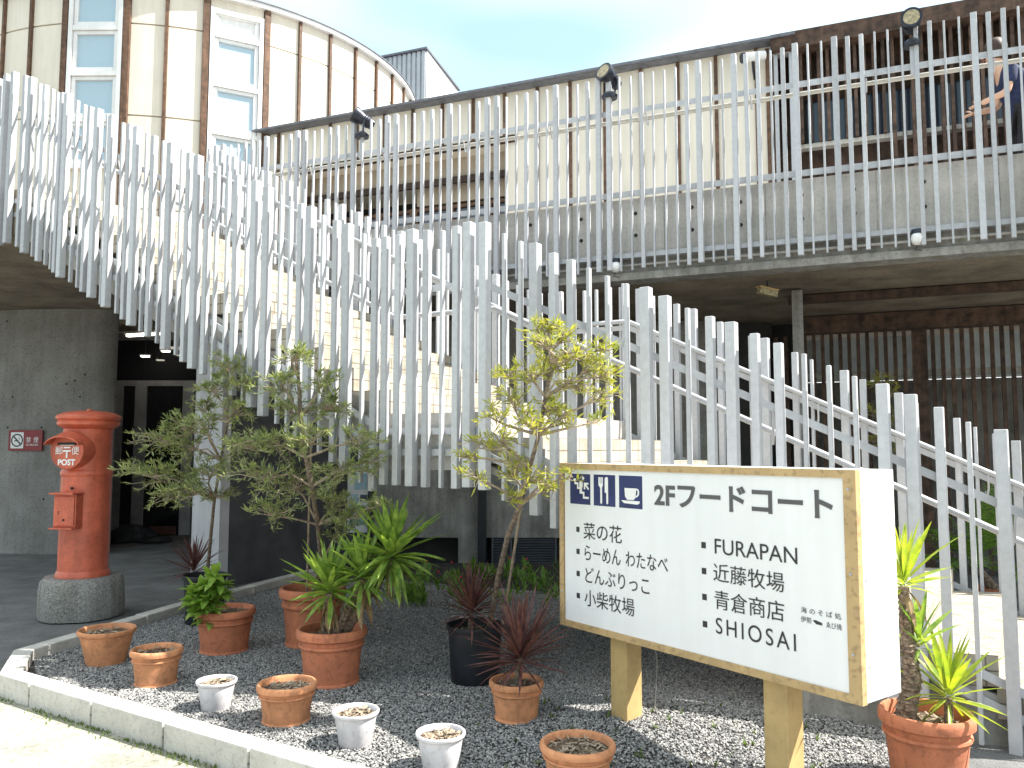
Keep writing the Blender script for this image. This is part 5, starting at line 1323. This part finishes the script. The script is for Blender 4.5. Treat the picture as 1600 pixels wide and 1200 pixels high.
# bush behind the fence at right
pb_ = G(1385, 900, 0); Yq = 8.4
bb = Vector((D(1380, 700, Yq).x, Yq, ZPAVE))
tree('young_tree', 'small green young tree seen behind the fence against the slat screen', bb, [bb, D(1385, 850, Yq), D(1378, 760, Yq), D(1375, 700, Yq), D(1375, 640, Yq), D(1378, 605, Yq)],
     CL([(1375, 600, 20, .8), (1395, 615, 20, .7), (1370, 640, 24, .8), (1395, 660, 22, .7), (1365, 690, 22, .7), (1390, 700, 22, .6), (1340, 650, 14, .3), (1380, 740, 22, .5)], Yq, .15, 8), M_OL_Y, 10, .07, 24)
# palm behind the fence
c, r_, h_, zf, _ = PF
pm = thing('palm', 'dark green potted palm with arching fronds behind the stair fence', 'plant', c + UP * zf)
rg = random.Random(9)
hd = c + Vector((-.12, .05, zf + .18))
mb = MB(); mb.tube([c + UP * zf, hd], [.05, .04], 10); mb.build('trunk', M_YBARK, pm, smooth=True)
for k in range(34):
    az = k * 2.4; el = R(rg.uniform(25, 80)); L = rg.uniform(.75, 1.15)
    fr_ = MB(); prev = hd; dirn = Vector((math.cos(az) * math.cos(el), math.sin(az) * math.cos(el), math.sin(el))); pts_ = [hd]
    for q in range(9):
        dirn = (dirn - UP * .13).normalized(); prev = prev + dirn * L / 9; pts_.append(prev)
    for q in range(8):
        a_, b_ = pts_[q], pts_[q + 1]; d_ = (b_ - a_).normalized(); sd = d_.cross(UP).normalized(); fr_.poly([a_ - sd * .003, a_ + sd * .003, b_ + sd * .003, b_ - sd * .003])
        if q > 1:
            for h_ in (0, .33, .66):
                p_ = a_.lerp(b_, h_)
                for s_ in (-1, 1):
                    dd_ = (d_ * .8 + sd * s_ * .8 - UP * rg.uniform(0, .4)).normalized(); l_ = .20 * (1 - .5 * abs(q - 4) / 4); w_ = d_ * .013
                    fr_.poly([p_ - w_, p_ + w_, p_ + dd_ * l_])
    fr_.build('frond', M_PALM, pm)
# planter edging behind the fence
pe = thing('planter_edge', 'dark rough concrete planter edging beyond the stair at the right', 'planter', G(1500, 960, ZPAVE))
g0 = G(1452, 952, ZPAVE); g1_ = G(1640, 985, ZPAVE); g2 = g0 + Vector((.15, 1.2, 0)); g3 = g1_ + Vector((.2, 1.2, 0))
for a_, b_ in ((g0, g1_),):
    b = MB(); d_ = (b_ - a_).normalized(); n_ = Vector((-d_.y, d_.x, 0)); b.prism([a_, b_, b_ + n_ * .12, a_ + n_ * .12], ZPAVE, .10); b.build('edging', M_CONCD, pe, fixn=True, bevel=.008)
b = MB(); b.prism([g0 + Vector((0, .13, 0)), g1_ + Vector((0, .13, 0)), g3, g2], ZPAVE, .05); b.build('soil', M_SOIL, pe, fixn=True)
# small dark plants low under the landing, with a few red flowers
rl = random.Random(31)
lf = MB(); fl = MB()
for k in range(46):
    x = rl.uniform(-1.0, .85); y = rl.uniform(6.9, 8.8); b0 = Vector((x, y, hbed(x, y)))
    for q in range(16):
        a = rl.uniform(0, 6.28); el = rl.uniform(.3, 1.4); l = rl.uniform(.05, .16); d_ = Vector((math.cos(a) * math.cos(el), math.sin(a) * math.cos(el), math.sin(el))); sd = d_.cross(UP).normalized() * l * .16
        p = b0 + Vector((rl.uniform(-.08, .08), rl.uniform(-.08, .08), rl.uniform(0, .1))); lf.poly([p, p + d_ * l * .5 - sd, p + d_ * l, p + d_ * l * .5 + sd])
    if k % 5 == 0:
        p = b0 + UP * rl.uniform(.15, .25); fl.lathe([(.003, -.01), (.014, 0), (.010, .010), (.002, .012)], 8, p)
tag(lf.build('ground_cover', M_PALM), 'low dark green plants on the soil under the stair landing', 'plants', kind='stuff')
tag(fl.build('red_flowers', mat('red_petal', (.5, .02, .03), rough=.6)), 'tiny red flowers among the dark plants under the landing', 'flowers', kind='stuff')
# weeds in the gravel
wd = MB()
for k in range(60):
    g_ = Vector((rl.uniform(-.2, 1.5), rl.uniform(3.1, 4.3), 0)); g_.z = hbed(g_.x, g_.y)
    for q in range(6):
        a = rl.uniform(0, 6.28); l = rl.uniform(.015, .045); d_ = Vector((math.cos(a), math.sin(a), rl.uniform(.5, 1.5))).normalized(); sd = d_.cross(UP).normalized() * l * .15
        wd.poly([g_ - sd, g_ + sd, g_ + d_ * l])
tag(wd.build('weeds', M_GRASS), 'tiny weeds sprouting from the gravel beneath the sign', 'weeds', kind='stuff')

# ================================================================== PERSON on the deck
PP = D(1582, 75, 7.55)
fx, fy = PP.x, PP.y
per = thing('person', 'person in a navy patterned short-sleeved shirt and black trousers leaning over at the deck', 'person', Vector((fx, fy, ZDECK)))
FW = -DK      # facing left along the deck
SD_ = NK
base = Vector((fx, fy, ZDECK))
def P(f, s_, z): return base + FW * f + SD_ * s_ + UP * z
def skin_obj(name, joints, edges_, rad, m, parent, lv=2, root=0):
    inv = wmat(parent).inverted()
    me = bpy.data.meshes.new(name); me.from_pydata([tuple(inv @ j) for j in joints], edges_, []); me.materials.append(m)
    o = bpy.data.objects.new(name, me); COL.objects.link(o); o.parent = parent
    sk = o.modifiers.new('skin', 'SKIN'); me.skin_vertices
    if not me.skin_vertices: 
        bm_ = bmesh.new(); bm_.from_mesh(me); bm_.verts.layers.skin.verify(); bm_.to_mesh(me); bm_.free()
    for i, r_ in enumerate(rad):
        me.skin_vertices[0].data[i].radius = (r_, r_) if not isinstance(r_, tuple) else r_
        me.skin_vertices[0].data[i].use_root = (i == root)
    sb = o.modifiers.new('sub', 'SUBSURF'); sb.levels = lv; sb.render_levels = lv
    sk.use_smooth_shade = True
    return o
hip = P(-.10, 0, .86); ch = P(.02, 0, 1.16); nk = P(.10, 0, 1.36); hdp = P(.17, 0, 1.47)
J = [hip, P(-.05, 0, 1.0), ch, P(.08, 0, 1.30), P(.125, 0, 1.385), P(.16, 0, 1.45), P(.18, 0, 1.53),
     P(.06, -.19, 1.28), P(.10, -.22, 1.03), P(.32, -.16, .97), P(.06, .19, 1.28), P(.12, .21, 1.04), P(.34, .13, .99),
     P(-.10, -.10, .82), P(-.05, -.11, .45), P(-.10, -.11, .07), P(-.10, .10, .82), P(-.02, .11, .45), P(-.07, .11, .07), P(.05, -.11, .03), P(.07, .11, .03)]
Ed = [(0, 1), (1, 2), (2, 3), (3, 4), (4, 5), (5, 6), (3, 7), (7, 8), (8, 9), (3, 10), (10, 11), (11, 12), (0, 13), (13, 14), (14, 15), (0, 16), (16, 17), (17, 18), (15, 19), (18, 20)]
Rd = [.13, .125, .13, .10, .05, .075, .085, .05, .038, .026, .05, .038, .026, .085, .055, .04, .085, .055, .04, .03, .03]
skin_obj('body', J, Ed, Rd, M_SKIN, per)
# shirt, sleeves
skin_obj('shirt', [P(-.115, 0, .80), P(-.08, 0, .98), P(.01, 0, 1.16), P(.075, 0, 1.31), P(.06, -.19, 1.285), P(.09, -.215, 1.10), P(.06, .19, 1.285), P(.10, .21, 1.12)], [(0, 1), (1, 2), (2, 3), (3, 4), (4, 5), (3, 6), (6, 7)], [.175, .165, .165, .125, .075, .068, .075, .068], M_SHIRT, per)
skin_obj('trousers', [P(-.10, 0, .86), P(-.10, -.10, .80), P(-.05, -.11, .45), P(-.10, -.11, .08), P(-.10, .10, .80), P(-.02, .11, .45), P(-.07, .11, .08)], [(0, 1), (1, 2), (2, 3), (0, 4), (4, 5), (5, 6)], [.15, .115, .085, .07, .115, .085, .07], M_TROUS, per)
for sgn in (-1, 1):
    wv = P(.32 if sgn < 0 else .34, sgn * (.16 if sgn < 0 else .13), .97 if sgn < 0 else .99)
    for q in range(4):
        t_ = wv + SD_ * (q - 1.5) * .018 + FW * (.085 + .012 * (q in (1, 2))) - UP * .02
        skin_obj('finger', [wv + SD_ * (q - 1.5) * .012, wv.lerp(t_, .6) - UP * .002, t_ - UP * .012], [(0, 1), (1, 2)], [.011, .009, .007], M_SKIN, per, 1)
    skin_obj('thumb', [wv, wv + FW * .035 + UP * .025, wv + FW * .06 + UP * .03], [(0, 1), (1, 2)], [.011, .009, .008], M_SKIN, per, 1)
# hair, ear, nose, eyes
hcn = P(.165, 0, 1.50)
b = MB(); b.lathe([(.01, .12), (.06, .108), (.098, .06), (.108, .01), (.100, -.05), (.08, -.10), (.03, -.11)], 20, hcn - FW * .022 + UP * .045, wob=.08); b.build('hair', M_HAIR, per, smooth=True)
b = MB(); b.lathe([(.006, -.016), (.013, 0), (.004, .02)], 10, hcn + FW * .092 - UP * .012, axis=FW); b.build('nose', M_SKIN, per, smooth=True)
for s_ in (-1, 1):
    b = MB(); b.lathe([(.002, -.006), (.008, 0), (.002, .006)], 10, hcn + FW * .078 + SD_ * s_ * .032 + UP * .018, axis=FW); b.build('eye', M_BLACK, per, smooth=True)
    b = MB(); b.lathe([(.006, -.01), (.022, 0), (.010, .01)], 10, hcn + SD_ * s_ * .088 - UP * .005, axis=SD_); b.build('ear', M_SKIN, per, smooth=True)
b = MB(); b.box(hcn + FW * .082 - UP * .045, .012, .035, .006, FW); b.build('mouth', mat('lips', (.45, .15, .13), rough=.5), per)
# white shawl hanging over the back hip
b = MB()
for k in range(26):
    x0 = -.14 - .10 * rl.random(); s0_ = rl.uniform(-.14, .10); z0 = rl.uniform(.98, 1.05)
    b.tube([P(x0, s0_, z0), P(x0 - .06, s0_, z0 - .15), P(x0 - .04 + rl.uniform(-.05, .05), s0_, z0 - rl.uniform(.3, .45))], [.012, .010, .004], 5)
b.build('white_fringed_bag', M_BAG, per, smooth=True)
# white flower prints on the shirt
# ================================================================== far backdrop: a low tree line beyond, keeps the horizon closed from the side
hr = MB()
for k in range(60):
    a = k / 60 * 2 * math.pi
    p = Vector((math.cos(a) * 80, math.sin(a) * 80 + 20, 0)); hr.box(p + UP * 1.5, 9, 9, 3 + 2 * rl.random())
tag(hr.build('distant_hedge', M_PALM), 'distant dark green hedge line closing the horizon', 'hedge', kind='stuff')
